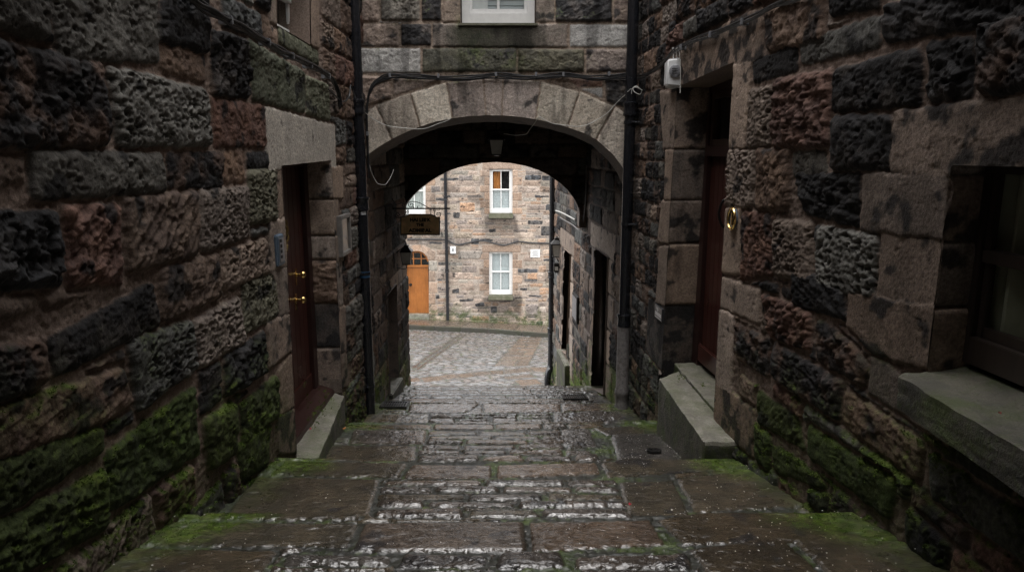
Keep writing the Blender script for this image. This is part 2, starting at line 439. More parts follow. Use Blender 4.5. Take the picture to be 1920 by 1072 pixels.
def m_stone(name, a, b, soot=.3, rough=.75, sc=1.0):
    m, nt, p = newmat(name); L = nt.links; tc = N(nt, 'ShaderNodeTexCoord').outputs['Object']
    n1 = noise(nt, tc, 3*sc, 6, .6); n2 = noise(nt, tc, 90*sc, 5, .65); n3 = noise(nt, tc, 5*sc, 6, .65, .5)
    c = ramp(nt, n1, [(.35, a), (.65, b)])
    c = mixc(nt, .8, c, ramp(nt, n2, [(.3, (.35,)*3), (.7, (1.45,)*3)]), 'MULTIPLY')
    c = mixc(nt, ramp(nt, n3, [(.72-soot*.5, (0, 0, 0)), (.86-soot*.5, (.85,)*3)]), c, (.032, .031, .032))
    L.new(c, p.inputs['Base Color']); p.inputs['Roughness'].default_value = rough
    L.new(bump(nt, n2, .5, .004, bump(nt, n1, .3, .02)), p.inputs['Normal']); return m
def m_mossy(name, stone, dark, moss, rough=.6):
    m, nt, p = newmat(name); L = nt.links; tc = N(nt, 'ShaderNodeTexCoord').outputs['Object']
    n1 = noise(nt, tc, 7, 8, .65, .4); n2 = noise(nt, tc, 38, 6, .65); n3 = noise(nt, tc, 140, 4, .6); n4 = noise(nt, tc, 4, 6, .6, .3)
    c = mixc(nt, ramp(nt, n1, [(.40, (0, 0, 0)), (.60, (1, 1, 1))]), stone, dark)
    c = mixc(nt, ramp(nt, math_(nt, 'ADD', math_(nt, 'MULTIPLY', n4, .6), math_(nt, 'MULTIPLY', n2, .4)), [(.46, (0, 0, 0)), (.60, (.9,)*3)]), c, moss)
    c = mixc(nt, .5, c, ramp(nt, n3, [(.3, (.5,)*3), (.7, (1.4,)*3)]), 'MULTIPLY')
    L.new(c, p.inputs['Base Color']); p.inputs['Roughness'].default_value = rough
    L.new(bump(nt, n3, .6, .004, bump(nt, n2, .8, .014, bump(nt, n1, .6, .03))), p.inputs['Normal']); return m
def m_plain(name, col, rough=.5, metal=0, var=.25, sc=30, bmp=.1, spec=.5, dirt=None):
    m, nt, p = newmat(name); L = nt.links; tc = N(nt, 'ShaderNodeTexCoord').outputs['Object']
    n1 = noise(nt, tc, sc, 5, .6); lo = tuple(x*(1-var) for x in col); hi = tuple(min(1, x*(1+var)) for x in col)
    c = ramp(nt, n1, [(.3, lo), (.7, hi)])
    if dirt:
        n2 = noise(nt, tc, sc*.3, 6, .65); c = mixc(nt, ramp(nt, n2, [(.5, (0, 0, 0)), (.7, (.7,)*3)]), c, dirt)
    L.new(c, p.inputs['Base Color']); p.inputs['Metallic'].default_value = metal; p.inputs['Specular IOR Level'].default_value = spec
    L.new(ramp(nt, noise(nt, tc, sc*.7, 4), [(.3, (max(.03, rough*.75),)*3), (.7, (min(1, rough*1.25),)*3)]), p.inputs['Roughness'])
    if bmp: L.new(bump(nt, n1, bmp, .004), p.inputs['Normal'])
    return m
def m_wood(name, a, b, rough=.35, axis=2):
    m, nt, p = newmat(name); L = nt.links; tc = N(nt, 'ShaderNodeTexCoord').outputs['Object']
    mp = N(nt, 'ShaderNodeMapping'); mp.inputs['Scale'].default_value = (40, 40, 3); L.new(tc, mp.inputs[0])
    n1 = noise(nt, mp.outputs[0], 1.0, 6, .65); n2 = noise(nt, tc, 2.5, 4)
    c = mixc(nt, .6, ramp(nt, n1, [(.3, a), (.7, b)]), ramp(nt, n2, [(.3, (.6,)*3), (.7, (1.2,)*3)]), 'MULTIPLY')
    L.new(c, p.inputs['Base Color']); L.new(ramp(nt, n2, [(.3, (rough*.8,)*3), (.7, (rough*1.4,)*3)]), p.inputs['Roughness'])
    L.new(bump(nt, n1, .25, .003), p.inputs['Normal']); return m
def m_glass(name, tint=(.86, .89, .89), f=.06):
    m, nt, p = newmat(name); L = nt.links; out = nt.nodes['Material Output']
    g = N(nt, 'ShaderNodeBsdfGlossy', i_Roughness=.03); g.inputs['Color'].default_value = (.9, .9, .9, 1)
    t = N(nt, 'ShaderNodeBsdfTransparent'); t.inputs['Color'].default_value = (*tint, 1)
    fr = N(nt, 'ShaderNodeLayerWeight', i_Blend=.25); mx = N(nt, 'ShaderNodeMixShader')
    tc = N(nt, 'ShaderNodeTexCoord').outputs['Object']; nb = bump(nt, noise(nt, tc, 3, 2), .15, .02); L.new(nb, g.inputs['Normal'])
    L.new(math_(nt, 'MULTIPLY', math_(nt, 'ADD', math_(nt, 'POWER', fr.outputs[1], 3.0), f), 1.0), mx.inputs[0]); L.new(t.outputs[0], mx.inputs[1]); L.new(g.outputs[0], mx.inputs[2])
    nt.nodes.remove(p); L.new(mx.outputs[0], out.inputs[0]); return m
M = {}
M['wall'] = m_attr('rubble_stone', .5, .8, 1.0, .9, .5, .22)
M['facade'] = m_attr('courtyard_stone', .5, .75, .35, .6, .5, .3)
M['floor'] = m_attr('wet_flagstone', .05, .22, 1.0, .08, .04, .85, True, .28)
M['setts'] = m_attr('wet_setts', .12, .32, .4, .3, .05, .7, True, .6)
M['dressed'] = m_stone('dressed_sandstone', (.25, .19, .15), (.20, .15, .12), .12)
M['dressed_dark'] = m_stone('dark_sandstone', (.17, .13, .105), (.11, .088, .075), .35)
M['dressed_far'] = m_stone('pale_sandstone', (.42, .32, .25), (.34, .26, .21), .03)
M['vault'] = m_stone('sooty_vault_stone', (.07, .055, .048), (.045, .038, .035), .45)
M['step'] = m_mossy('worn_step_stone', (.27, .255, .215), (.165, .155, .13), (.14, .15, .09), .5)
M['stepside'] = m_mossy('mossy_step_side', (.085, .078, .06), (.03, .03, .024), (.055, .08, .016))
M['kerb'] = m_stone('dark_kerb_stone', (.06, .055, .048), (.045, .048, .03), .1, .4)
M['frame'] = m_plain('dull_grey_metal', (.20, .19, .18), .5, .2, .2)
M['sill'] = m_mossy('mossy_sill_stone', (.125, .115, .09), (.06, .058, .046), (.06, .078, .024), .5)
M['sillgreen'] = m_stone('green_sill_stone', (.10, .105, .06), (.17, .16, .115), .15, .6, 2)
M['red'] = m_wood('red_brown_paint', (.046, .016, .012), (.068, .022, .017), .3)
M['reddark'] = m_wood('dark_red_brown_paint', (.026, .011, .0095), (.038, .015, .0125), .35)
M['brownwood'] = m_wood('dark_brown_wood', (.05, .032, .024), (.075, .045, .034), .35)
M['darksash'] = m_wood('black_brown_sash_paint', (.030, .023, .019), (.045, .034, .028), .3)
M['orange'] = m_wood('orange_varnished_wood', (.30, .105, .022), (.42, .155, .035), .35)
M['pipe'] = m_plain('black_gloss_paint', (.012, .013, .016), .22, 0, .3, 25, .15, .6)
M['pipegrey'] = m_plain('worn_grey_paint', (.16, .15, .145), .5, 0, .4, 40, .3, .5, (.06, .045, .035))
M['iron'] = m_plain('black_iron', (.012, .012, .012), .4, .3)
M['white'] = m_plain('white_window_paint', (.78, .78, .76), .4, 0, .06, 20, .05)
M['plastic'] = m_plain('white_plastic', (.78, .79, .79), .4, 0, .05, 10, 0, .5, (.4, .4, .38))
M['cable'] = m_plain('black_cable', (.016, .016, .017), .45, 0, .2)
M['wire'] = m_plain('pale_wire', (.50, .49, .46), .5, 0, .2)
M['clip'] = m_plain('grey_clip', (.24, .245, .26), .4, .2, .2)
M['brass'] = m_plain('polished_brass', (.75, .52, .20), .22, 1, .15)
M['bluegrey'] = m_plain('blue_grey_box', (.10, .14, .19), .45, 0, .15)
M['glass'] = m_glass('window_glass'); M['glassdark'] = m_glass('dim_glass', (.8, .82, .8), .03)
M['lampglass'] = m_plain('frosted_lamp_glass', (.45, .45, .42), .3, 0, .12, 12, 0)
M['blind'] = m_plain('white_blind', (.62, .66, .66), .7, 0, .05, 8, 0)
M['curtain'] = m_plain('pale_curtain', (.55, .57, .54), .9, 0, .12, 6, 0)
M['ocurtain'] = m_plain('orange_curtain', (.50, .20, .05), .9, 0, .35, 6, 0)
M['olive'] = m_plain('olive_curtain', (.40, .40, .31), .9, 0, .2, 6, 0)
M['dark'] = m_plain('dark_interior', (.02, .02, .02), .9, 0, .2, 6, 0)
M['plaque'] = m_plain('dark_slate', (.035, .036, .04), .35, 0, .3)
M['letter'] = m_plain('white_letter', (.55, .55, .55), .6, 0, .1)
M['black'] = m_plain('black_letter', (.012, .011, .010), .6, 0, .1)
M['signboard'] = m_plain('weathered_sign_paint', (.70, .50, .27), .6, 0, .3, 14, .2)
M['paper'] = m_plain('notice_paper', (.40, .31, .25), .35, 0, .15)
M['sticker'] = m_plain('pale_sticker', (.55, .56, .58), .5, 0, .1)
M['gravel'] = m_plain('cast_iron_grate', (.035, .033, .032), .35, .6, .3)
M['petal'] = m_plain('pale_specks', (.48, .46, .43), .6, 0, .2, 60, 0)
M['leafo'] = m_plain('orange_leaf', (.50, .16, .02), .45, 0, .3, 80, .2)
M['leafr'] = m_plain('red_petal', (.45, .03, .05), .5, 0, .3, 80, .1)
M['slate'] = m_plain('roof_slate', (.07, .07, .08), .5, 0, .3, 8, .3)
M['blue'] = m_plain('blue_tape', (.05, .15, .30), .35, 0, .2)
M['earth'] = m_plain('wet_ground', (.06, .055, .05), .7, 0, .3, 3, .2)
# ================================================================== GROUND
rng = np.random.default_rng(11)
TONE_FLOOR = 1.0
def gq(pts): return [gpx(*p) for p in pts]
floor_ex = []
def C8(pts): return [(560+x/2.4, 700+y/2.4) for x, y in pts]
def fl(pts, t): floor_ex.append((gq(pts), t))
# tread A
fl([(658,1029),(685,976),(983,974),(989,1029)], 'S'); fl([(997,1029),(993,974),(1220,970),(1248,1017)], 'S')
fl([(262,1018),(290,972),(675,977),(650,1022)], 's'); fl([(1230,971),(1600,950),(1720,1010),(1285,1018)], 's')
fl([(1290,1024),(1470,1005),(1560,1090),(1340,1090)], 's'); fl([(1480,1004),(1745,1012),(1850,1090),(1570,1090)], 's')
fl([(120,1090),(185,1022),(522,1028),(478,1090)], 's')
# tread B
fl([(754,894),(772,868),(922,869),(922,894)], 'S'); fl([(931,894),(931,869),(1118,864),(1127,885)], 'S')
fl([(505,888),(535,862),(764,866),(748,893)], 's'); fl([(370,970),(480,891),(713,895),(672,970)], 's')
fl([(1125,866),(1330,852),(1420,858),(1420,872),(1140,893)], 's'); fl([(1160,901),(1262,897),(1294,960),(1193,966)], 's'); fl([(1268,895),(1430,874),(1530,944),(1302,958)], 's')
# tread C
fl([(812,803),(814,794),(925,794),(927,803)], 'S'); fl([(929,803),(929,794),(1016,793),(1016,802)], 'S'); fl([(1020,802),(1018,794),(1062,793),(1064,801)], 'y')
fl([(640,801),(650,794),(810,795),(808,803)], 's'); fl([(655,830),(661,805),(800,805),(797,831)], 'z'); fl([(590,860),(620,832),(781,833),(772,862)], 's')
fl([(1145,818),(1150,812),(1243,810),(1296,850),(1172,862)], 'z'); fl([(1052,803),(1106,801),(1120,835),(1056,835)], 'z'); fl([(1110,800),(1230,795),(1250,807),(1140,815)], 's')
# tread D
fl([(764,772),(768,755),(870,755),(900,755),(872,772)], 'S'); fl([(908,772),(905,755),(1050,755),(1052,770)], 'S'); fl([(1054,770),(1053,755),(1230,755),(1230,764)], 'S'); fl([(700,772),(705,755),(762,755),(760,772)], 's')
fl([(660,789),(690,774),(804,774),(800,789)], 's'); fl([(1040,789),(1038,772),(1150,768),(1205,772),(1215,788)], 'z')
def rows(ys, xl, xr, lmin, lmax, t='y', seed=0):
    r = random.Random(seed)
    for a, b in zip(ys[:-1], ys[1:]):
        m = (a+b)/2; x = xl(m)+r.uniform(-6, 6); end = xr(m); g = max(.8, (b-a)*.11)
        while x < end-12:
            l = r.uniform(lmin, lmax); x2 = min(x+l, end)
            if end-x2 < lmin*.5: x2 = end
            k = (b-a)/8.; gx = max(2, g*1.4); s = (960-m*0-(x))*0
            j = lambda: r.uniform(-1.1, 1.1)*k
            fl([(x+gx+j(), b-g+j()), (x+gx+3*k*(x < 960)+j(), a+g+j()), (x2-gx-3*k*(x2 > 960)+j(), a+g+j()), (x2-gx+j(), b-g+j())], r.choice([t, t, t, t, 'S', 's', 'z']))
            x = x2
li = lambda x0, y0, x1, y1: (lambda y: x0+(x1-x0)*(y-y0)/(y1-y0))
rows([1031, 1063, 1092], li(535,1030,500,1085), li(1290,1030,1330,1085), 150, 230, 'y', 1)
rows([897, 908, 920, 935, 950, 967], li(716,895,690,968), li(1158,895,1192,967), 90, 190, 'y', 2)
rows([806, 814, 822, 831, 841, 851, 862], li(804,805,777,862), li(1048,805,1138,862), 60, 130, 'y', 3)
rows([773, 778, 783, 790], li(806,772,804,790), li(1036,772,1038,790), 34, 70, 'y', 4)
rows([724, 729, 734, 739, 745, 751], li(775,722,745,752), li(1085,722,1110,752), 45, 110, 'y', 5)
ys = [1.25]
while ys[-1] < 12.7: ys.append(ys[-1]+np.clip(.0011*ys[-1]**2, .006, .02))
for y, z, dr in _N: ys += [y-.035, y-.02, y-.008, y+.0, y+.004, y+.009, y+.014]
ys = np.unique(np.round(ys, 4))
xs = np.arange(-1.85, 1.86, .0075)
def floor_moss(U, V, sd, gv, n1, n2):
    dl = U+1.58; drr = rwx(V)+.02-U; d = np.minimum(dl, drr*1.15)
    nos = np.zeros_like(U)
    for y, z, dr in _N: nos = np.maximum(nos, sstep(.45, .05, np.abs(y-.12-V)))
    far = sstep(9.5, 5.5, V)
    m = sstep(.33, .0, d-.22*nos-.20*n1-.06*n2)*(.45+.75*nos)*(.35+.65*far)
    jo = sstep(-.004, .006, sd)*sstep(.05, .4, n1+.5*n2)*.6
    return np.maximum(m*(.55+.45*sstep(-.3, .3, n2)), jo)
def floor_hook(U, V, h, c, wet, sd, idx):
    w = 1-.45*sstep(.4, .05, np.minimum(U+1.56, rwx(V)-U))
    grime = fbm(U*1.7, V*1.7, 4, 77)
    c = c*(1+.45*grime)[..., None]
    h = h+.004*fbm(U*9, V*20, 3, 78)*sstep(.002, -.02, sd)
    jm = sstep(-.003, .004, sd)
    wet = np.clip(w*(1-.7*jm), 0, 1)
    return h, c, wet
fill = courses(-1.9, 1.9, 1.1, 2.45, (.10, .13), (.16, .32), ['y', 'y', 's'], rng) \
     + courses(-1.9, 1.9, 2.45, 7.4, (.22, .36), (.3, .6), ['s', 's', 'z'], rng) + courses(-1.9, 1.9, 7.55, 12.8, (.16, .3), (.25, .6), ['s', 'S', 'y'], rng)
stairs = hf('stairs', GF, xs, ys, floor_ex, fill, mat=M['floor'], base=lambda U, V: zf(V), mossf=floor_moss, mortar=(.016, .017, .011), seed=3,
            warp=.007, wfreq=9, gap=.02, hook=floor_hook, mh=-.014, lum=.22, hs=1.1, dil=-.004, szo=1.0, mossh=.001, tufts=5200, mossc=((.035, .060, .010), (.085, .125, .022)), tone=TONE_FLOOR)
tag(stairs, kind='structure')
# ---- courtyard
def C7(pts): return [(680+x/3.829, 500+y/3.829) for x, y in pts]
cy_ex = []
def cq(pts, t): cy_ex.append((gq(C7(pts)), t))
kerb = [gpx(766-90, 612.5, 13), gpx(766, 616, 13), gpx(915, 623, 13), gpx(978, 628, 13), gpx(1032, 632, 13)]
kx = [k[0] for k in kerb]; ky = [k[1] for k in kerb]; kx = [-9.5]+kx+[6]; ky = [ky[0]+.35]+ky+[ky[-1]-.6]
pav = lambda U, V: .11*sstep(-.015, .015, V-np.interp(U, kx, ky))
for x0 in np.arange(-9, 5.5, .98):
    a = np.interp(x0, kx, ky); b = np.interp(x0+.95, kx, ky)
    cy_ex.append(([(x0, a+.03), (x0+.95, b+.03), (x0+.95+.25, b+.62), (x0+.25, a+.62)], 'S'))
    cy_ex.append(([(x0+.25, a+.66), (x0+1.2, b+.66), (x0+1.5, YF+.1), (x0+.55, YF+.1)], 'S'))
ry = [497, 513, 530, 554, 578, 603, 632, 664, 708]
for a, b in zip(ry[:-1], ry[1:]):
    la, lb = np.interp(a, [490, 740], [1140, 915]), np.interp(b, [490, 740], [1140, 915]); ra, rb = np.interp(a, [500, 710], [1290, 1180]), np.interp(b, [500, 710], [1290, 1180])
    if rng.random() < .6:
        t = rng.uniform(.35, .65); cq([(la, a+2), (la+(ra-la)*t, a+2), (lb+(rb-lb)*t, b-2), (lb, b-2)], 'S'); cq([(la+(ra-la)*t+6, a+2), (ra, a+2), (rb, b-2), (lb+(rb-lb)*t+6, b-2)], 'S')
    else: cq([(la, a+2), (ra, a+2), (rb, b-2), (lb, b-2)], 'S')
for q in ([(300,800),(400,790),(420,815),(300,825)], [(410,790),(540,775),(600,800),(450,822)], [(548,775),(660,765),(700,790),(608,800)], [(668,765),(780,752),(810,778),(708,790)],
          [(788,752),(903,742),(928,765),(818,778)], [(915,740),(1005,735),(1005,763),(938,765)], [(1013,735),(1180,714),(1225,745),(1015,763)], [(1190,714),(1320,715),(1320,750),(1238,745)],
          [(1000,782),(1210,765),(1240,785),(1040,800)], [(1090,806),(1240,797),(1290,830),(1140,846)]):
    cq(q, 'S')
for a, b in (((345, 722), (700, 478)), ((375, 735), (735, 480))):
    cq([(a[0], a[1]), (a[0]+16, a[1]+4), (b[0]+9, b[1]+1), (b[0], b[1])], 'y')
T['c'] = ((.155,.147,.14),(.115,.111,.108), .052, .008, .004, .06, .05, .03)
T['C'] = ((.175,.145,.13),(.13,.115,.106), .040, .006, .004, .06, .04, .028)
fill = courses(-9.3, 5.2, 12.2, 28.3, (.125, .15), (.18, .30), ['c', 'c', 'C'], rng, .008, -.06, .034, 0)
xs = np.arange(-9, 5, .034); ys = np.unique(np.concatenate([np.arange(12.4, 24.2, .03), np.arange(24.2, 28.2, .04)]))
cm = lambda U, V, sd, gv, n1, n2: np.maximum(sstep(.5, .0, 28.0-V-.3*n1)*.9, .55*sstep(-.01, .01, sd)*sstep(.0, .4, n1+.3*n2))
def ch(U, V, h, c, wet, sd, idx):
    isf = (idx < len(cy_ex)) & (idx >= 0)
    c = np.where(isf[..., None], c*1.25, c)
    return h-.006, c, np.clip(.95-.5*sstep(-.01, .01, sd), 0, 1)
court = hf('courtyard', GF, xs, ys, cy_ex, fill, mat=M['setts'], base=lambda U, V: zc(U, V)+pav(U, V)-.01, mossf=cm, mortar=(.028, .026, .022), seed=8, warp=.012, wfreq=2.5,
           gap=.02, hook=ch, mh=-.015, mossc=((.05, .075, .02), (.09, .11, .04)), tone=.72)
tag(court, kind='structure')
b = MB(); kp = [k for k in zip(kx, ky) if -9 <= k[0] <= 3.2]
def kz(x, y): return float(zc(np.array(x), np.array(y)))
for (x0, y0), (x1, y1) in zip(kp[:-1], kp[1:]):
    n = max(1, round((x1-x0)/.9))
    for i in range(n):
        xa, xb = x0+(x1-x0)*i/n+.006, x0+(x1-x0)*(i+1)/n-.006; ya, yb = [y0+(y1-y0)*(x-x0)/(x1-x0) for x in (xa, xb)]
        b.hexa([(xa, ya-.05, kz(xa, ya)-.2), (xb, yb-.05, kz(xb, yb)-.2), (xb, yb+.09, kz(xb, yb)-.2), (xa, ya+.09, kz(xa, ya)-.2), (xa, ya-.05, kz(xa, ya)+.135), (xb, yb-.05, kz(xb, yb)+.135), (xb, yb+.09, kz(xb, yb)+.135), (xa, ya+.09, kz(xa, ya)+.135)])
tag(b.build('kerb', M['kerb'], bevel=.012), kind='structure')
g = MB(); g.grid((-150, -150, -9), (150, -150, -9), (150, 150, -9), (-150, 150, -9), 6, 6); tag(g.build('ground', M['earth']), kind='structure')
# ================================================================== LEFT BUILDING
LB = thing('stone_building', (-1.56, 5.4, -2.3), 'dark rubble house on the left with pale lintel over a red-brown plank door', 'building')
def S(fr, pts): return [fr.px(*p) for p in pts]
left = [
 ([(73,-70),(278,-70),(286,116),(95,108)],'g'), ([(-90,60),(176,123),(191,272),(-90,274)],'K'), ([(188,126),(375,169),(385,272),(210,272)],'G'),
 ([(287,-60),(375,-60),(378,101),(287,76)],'k'), ([(290,83),(375,108),(375,154),(292,131)],'b'), ([(385,55),(456,76),(459,184),(390,176)],'k'),
 ([(388,184),(488,201),(491,274),(395,274)],'r'), ([(458,76),(564,136),(564,211),(466,186)],'v'), ([(568,143),(609,160),(612,226),(568,212)],'v'),
 ([(40,285),(290,290),(300,357),(45,373)],'g'), ([(305,290),(410,287),(410,350),(307,352)],'K'), ([(413,285),(451,285),(451,340),(413,342)],'o'),
 ([(456,287),(494,287),(494,315),(456,315)],'k'), ([(456,320),(508,317),(511,413),(461,420)],'V'), ([(-90,403),(96,398),(103,534),(-90,539)],'k'),
 ([(108,388),(209,385),(216,529),(113,534)],'r'), ([(222,373),(360,362),(360,476),(229,508)],'b'), ([(365,358),(456,352),(458,443),(367,473)],'p'),
 ([(405,474),(490,447),(497,510),(408,543)],'p'), ([(290,510),(398,477),(402,555),(292,603)],'b'), ([(75,640),(275,530),(288,606),(90,706)],'k'),
 ([(352,605),(440,556),(450,640),(362,690)],'p'), ([(446,533),(512,511),(515,590),(450,625)],'V'), ([(228,640),(348,603),(358,690),(245,772)],'G'),
 ([(-60,655),(65,640),(72,718),(-60,765)],'K'), ([(363,700),(403,679),(405,718),(368,742)],'k'), ([(409,670),(487,621),(490,698),(412,744)],'k'),
 ([(495,420),(527,410),(533,497),(500,510)],'d'), ([(513,319),(530,316),(535,403),(517,409)],'d'), ([(500,512),(537,499),(541,583),(517,592)],'d'),
 ([(492,605),(541,588),(546,650),(497,690)],'D'), ([(515,695),(546,655),(552,760),(520,775)],'d'), ([(512,782),(552,765),(556,850),(514,850)],'D'),
 ([(490,202),(622,237),(624,313),(495,318)],'L'), ([(440,760),(513,702),(516,778),(445,832)],'m'), ([(436,835),(498,785),(494,868),(441,903)],'m'),
 ([(185,852),(355,722),(362,850),(192,960)],'m'), ([(370,790),(430,752),(430,850),(380,882)],'m'), ([(-40,990),(183,882),(190,985),(-40,1110)],'m'),
 ([(-40,775),(218,692),(238,755),(160,800),(-40,865)],'b'), ([(-40,870),(178,800),(180,845),(-40,980)],'m'), ([(362,745),(404,722),(408,745),(366,780)],'k'),
 # far jamb of the door
 ([(605,313),(636,314),(637,371),(606,373)],'d'), ([(606,375),(628,373),(630,441),(606,443)],'d'), ([(606,445),(636,442),(637,487),(607,491)],'d'),
 ([(606,493),(634,490),(637,572),(607,577)],'d'), ([(608,579),(641,574),(643,658),(610,668)],'D'), ([(610,670),(643,661),(647,722),(612,740)],'D'),
 # upper window jamb and sill
 ([(570,-70),(588,-70),(591,92),(572,83)],'d'), ([(498,-70),(508,-70),(511,45),(500,40)],'d'), ([(514,50),(590,97),(592,122),(516,80)],'v'),
]
lex = [(S(LW, p), t) for p, t in left]
ld = [(4.70, -.07), (6.06, -.07), (6.06, -2.30), (4.70, -2.30)]
ld[0] = (4.76, -.09); ld[3] = (4.70, -2.3)
lwin = [LW.px(508, -70), LW.px(572, -70), LW.px(574, 84), LW.px(511, 48)]
us = [1.35]
while us[-1] < 7.5: us.append(us[-1]+np.clip(.0011*us[-1]**2, .0026, .011))
us[-1] = 7.56
vs = np.arange(-2.95, 1.72, .0065)
def wall_moss(side):
    def f(U, V, sd, gv, n1, n2):
        hgt = V-zf(U)
        up = sstep(-.05, -.9, gv)
        k = sstep(.92, .05, hgt-.45*n1-.12*n2)
        far = .4+.6*sstep(7.6, 5.6, U)
        if side == 'L': band = 1.0
        else: band = .75+.25*sstep(.9, .1, np.abs(U-3.1))
        m = k*(.28+.85*up)*sstep(-.45, .25, n2+.9*n1+.12)*band*far
        tr = .35*sstep(.25, .6, n1+.3*n2)*up*sstep(1.2, .5, hgt)
        return np.clip(m+tr, 0, .95)
    return f
def wall_hook(U, V, h, c, wet, sd, idx):
    g = fbm(U*1.3, V*.8, 4, 55); st = fbm(U*7, V*1.1, 3, 56)
    c = c*(1+.25*g+.15*st)[..., None]
    damp = sstep(.5, .0, V-zf(U)-.2*g)
    return h, c*(1-.35*damp)[..., None], wet
types = ['k', 'K', 'b', 'b', 'r', 'g', 'G', 'p', 'B']
fill = courses(1.3, 7.7, -3.0, 1.8, (.15, .32), (.2, .55), types, rng)
hf('wall', LW, us, vs, lex, fill, [ld, lwin], LB, M['wall'], mossf=wall_moss('L'), mortar=(.31, .23, .185), seed=21, mh=.017, tone=.62, dil=.012, tufts=5200, hook=wall_hook, keep=lambda U, V: V > zf(U)-.12)
def reveal(fr, pts, depth, mat, parent, name='door_surround', n=10, d0=None, close=False, rough=.004):
    if d0 is None: d0 = .031 if fr in (LW, RW) else .012
    b = MB(); m = len(pts)
    for i in range(m if close else m-1):
        p, q = pts[i], pts[(i+1) % m]; L = math.hypot(p[0]-q[0], p[1]-q[1])
        b.grid(fr.pt(*p, d0), fr.pt(*q, d0), fr.pt(*q, -depth), fr.pt(*p, -depth), max(1, int(L/.05)), max(1, int(depth/.05)))
    return b.build(name, mat, parent, smooth=True, merge=True, rough=rough, ang=50)
def block_reveal(fr, top, bot, depth, ys, kinds, parent, seed, face=-1, px=None, tone=.8):
    p0 = fr.pt(*bot, .034); p1 = fr.pt(*top, .034); v = p1-p0; L = np.linalg.norm(v)
    f = Frame(p0, -fr.N, v/L, fr.U*face)
    zs = [(fr.px(px, y)[1]-bot[1])/(top[1]-bot[1])*L for y in ys]
    ex = [([(-.05, z1+.004), (depth+.09, z1+.004), (depth+.09, z0-.004), (-.05, z0-.004)], k) for z0, z1, k in zip(zs[:-1], zs[1:], kinds)]
    return hf('door_surround', f, np.arange(0, depth+.03, .0095), np.arange(0, L+.004, .0095), ex, [], [], parent, M['wall'], seed=seed, mortar=(.10, .08, .065), tone=tone, warp=.004, hook=lambda U, V, h, c, w, sd, i: (h-.010, c*(1-.35*sstep(.1, .5, fbm(U*6, V*1.5, 4, seed)))[..., None], w))
block_reveal(LW, ld[1], ld[2], .30, [290, 373, 442, 489, 575, 664, 760], ['d', 'd', 'd', 'B', 'e', 'D'], LB, 71, px=620, tone=1.15)
reveal(LW, [ld[3], ld[0], ld[1]], .30, M['dressed'], LB)
def planks(fr, u0, u1, v0, v1, d, w, th=.03, gap=.005):
    b = MB(); n = max(1, round((u1-u0)/w)); w = (u1-u0)/n
    for i in range(n): b.box(fr, u0+i*w+gap/2, u0+(i+1)*w-gap/2, v0, v1, d-th, d)
    b.box(fr, u0, u1, v0, v1, d-th-.01, d-.008)
    return b
# left door
dv0, dv1 = -2.07, -.12
ldo = planks(LW, 4.80, 5.94, dv0, dv1, -.205, .11).build('door', M['red'], LB, bevel=.002)
b = MB(); b.box(LW, 4.70, 4.797, dv0-.02, dv1+.05, -.26, -.17); b.box(LW, 5.943, 6.07, dv0-.02, dv1+.05, -.26, -.17); b.box(LW, 4.798, 5.942, dv1+.003, dv1+.08, -.26, -.172); b.build('door_frame', M['reddark'], LB, bevel=.004)
b = MB(); b.box(LW, 4.79, 5.95, dv0+.02, dv0+.17, -.203, -.192); b.build('kick_board', M['red'], ldo, bevel=.003)
b = MB(); b.prism(Frame((0, 5, 0), (1, 0, 0), Z3, (0, 1, 0)), [(-1.80, -2.16), (-1.80, -2.045), (-1.70, -2.05), (-1.60, -2.085), (-1.585, -2.16)], -.30, 1.055); b.build('threshold', M['reddark'], LB, bevel=.006)
def knob(px, py, d, parent, fr=LW):
    u, v = fr.px(px, py, d+.05); b = MB(); n = Vector(fr.N)
    o = Vector(fr.pt(u, v, d)); b.lathe(o, n, [(0, .028), (.006, .028), (.008, .012), (.045, .011), (.05, .026), (.062, .032), (.075, .026), (.082, .012)], 16)
    b.box(fr, u-.017, u+.017, v-.085, v+.05, d, d+.005)
    return b.build('handle', M['brass'], parent, smooth=True)
knob(566, 515, -.205, ldo)
knob(566, 562, -.205, ldo)
u, v = LW.px(536, 440, -.17); b = MB()
pts = [LW.pt(u+.075*math.cos(a)*(1+.10*math.sin(7*a)), v+.13*math.sin(a)*(1+.06*math.sin(9*a)), -.195+.012*math.sin(5*a)) for a in np.linspace(0, 2*math.pi, 60)]
b.tube(pts, .013, 6); b.tube([LW.pt(u+.075*math.cos(a)*(1-.10*math.sin(8*a)), v+.13*math.sin(a), -.188-.01*math.sin(6*a)) for a in np.linspace(0, 2*math.pi, 60)], .010, 6)
wr = b.build('wreath', m_plain('dry_gold_wreath', (.22, .15, .05), .7, 0, .4, 60, .4), None, smooth=True); tag(wr, 'small dry golden wreath hung on the left red-brown door', 'wreath')
# left door step
b = MB(); P = [(-1.66, 4.69), (-1.371, 4.70), (-1.497, 6.03), (-1.66, 6.10)]
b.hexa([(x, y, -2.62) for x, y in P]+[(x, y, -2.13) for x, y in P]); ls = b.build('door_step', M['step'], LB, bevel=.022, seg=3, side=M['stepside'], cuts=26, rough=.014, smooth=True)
def hexstep(P, z0, z1, name, mat, parent, rough=.004, bevel=.02):
    b = MB(); n = 14
    def L(a, b_, t): return [a[0]+(b_[0]-a[0])*t, a[1]+(b_[1]-a[1])*t]
    b.hexa([(x, y, z0) for x, y in P]+[(x, y, z1) for x, y in P]); return b.build(name, mat, parent, bevel=bevel, seg=3, side=M['stepside'], cuts=26, rough=.014, smooth=True)
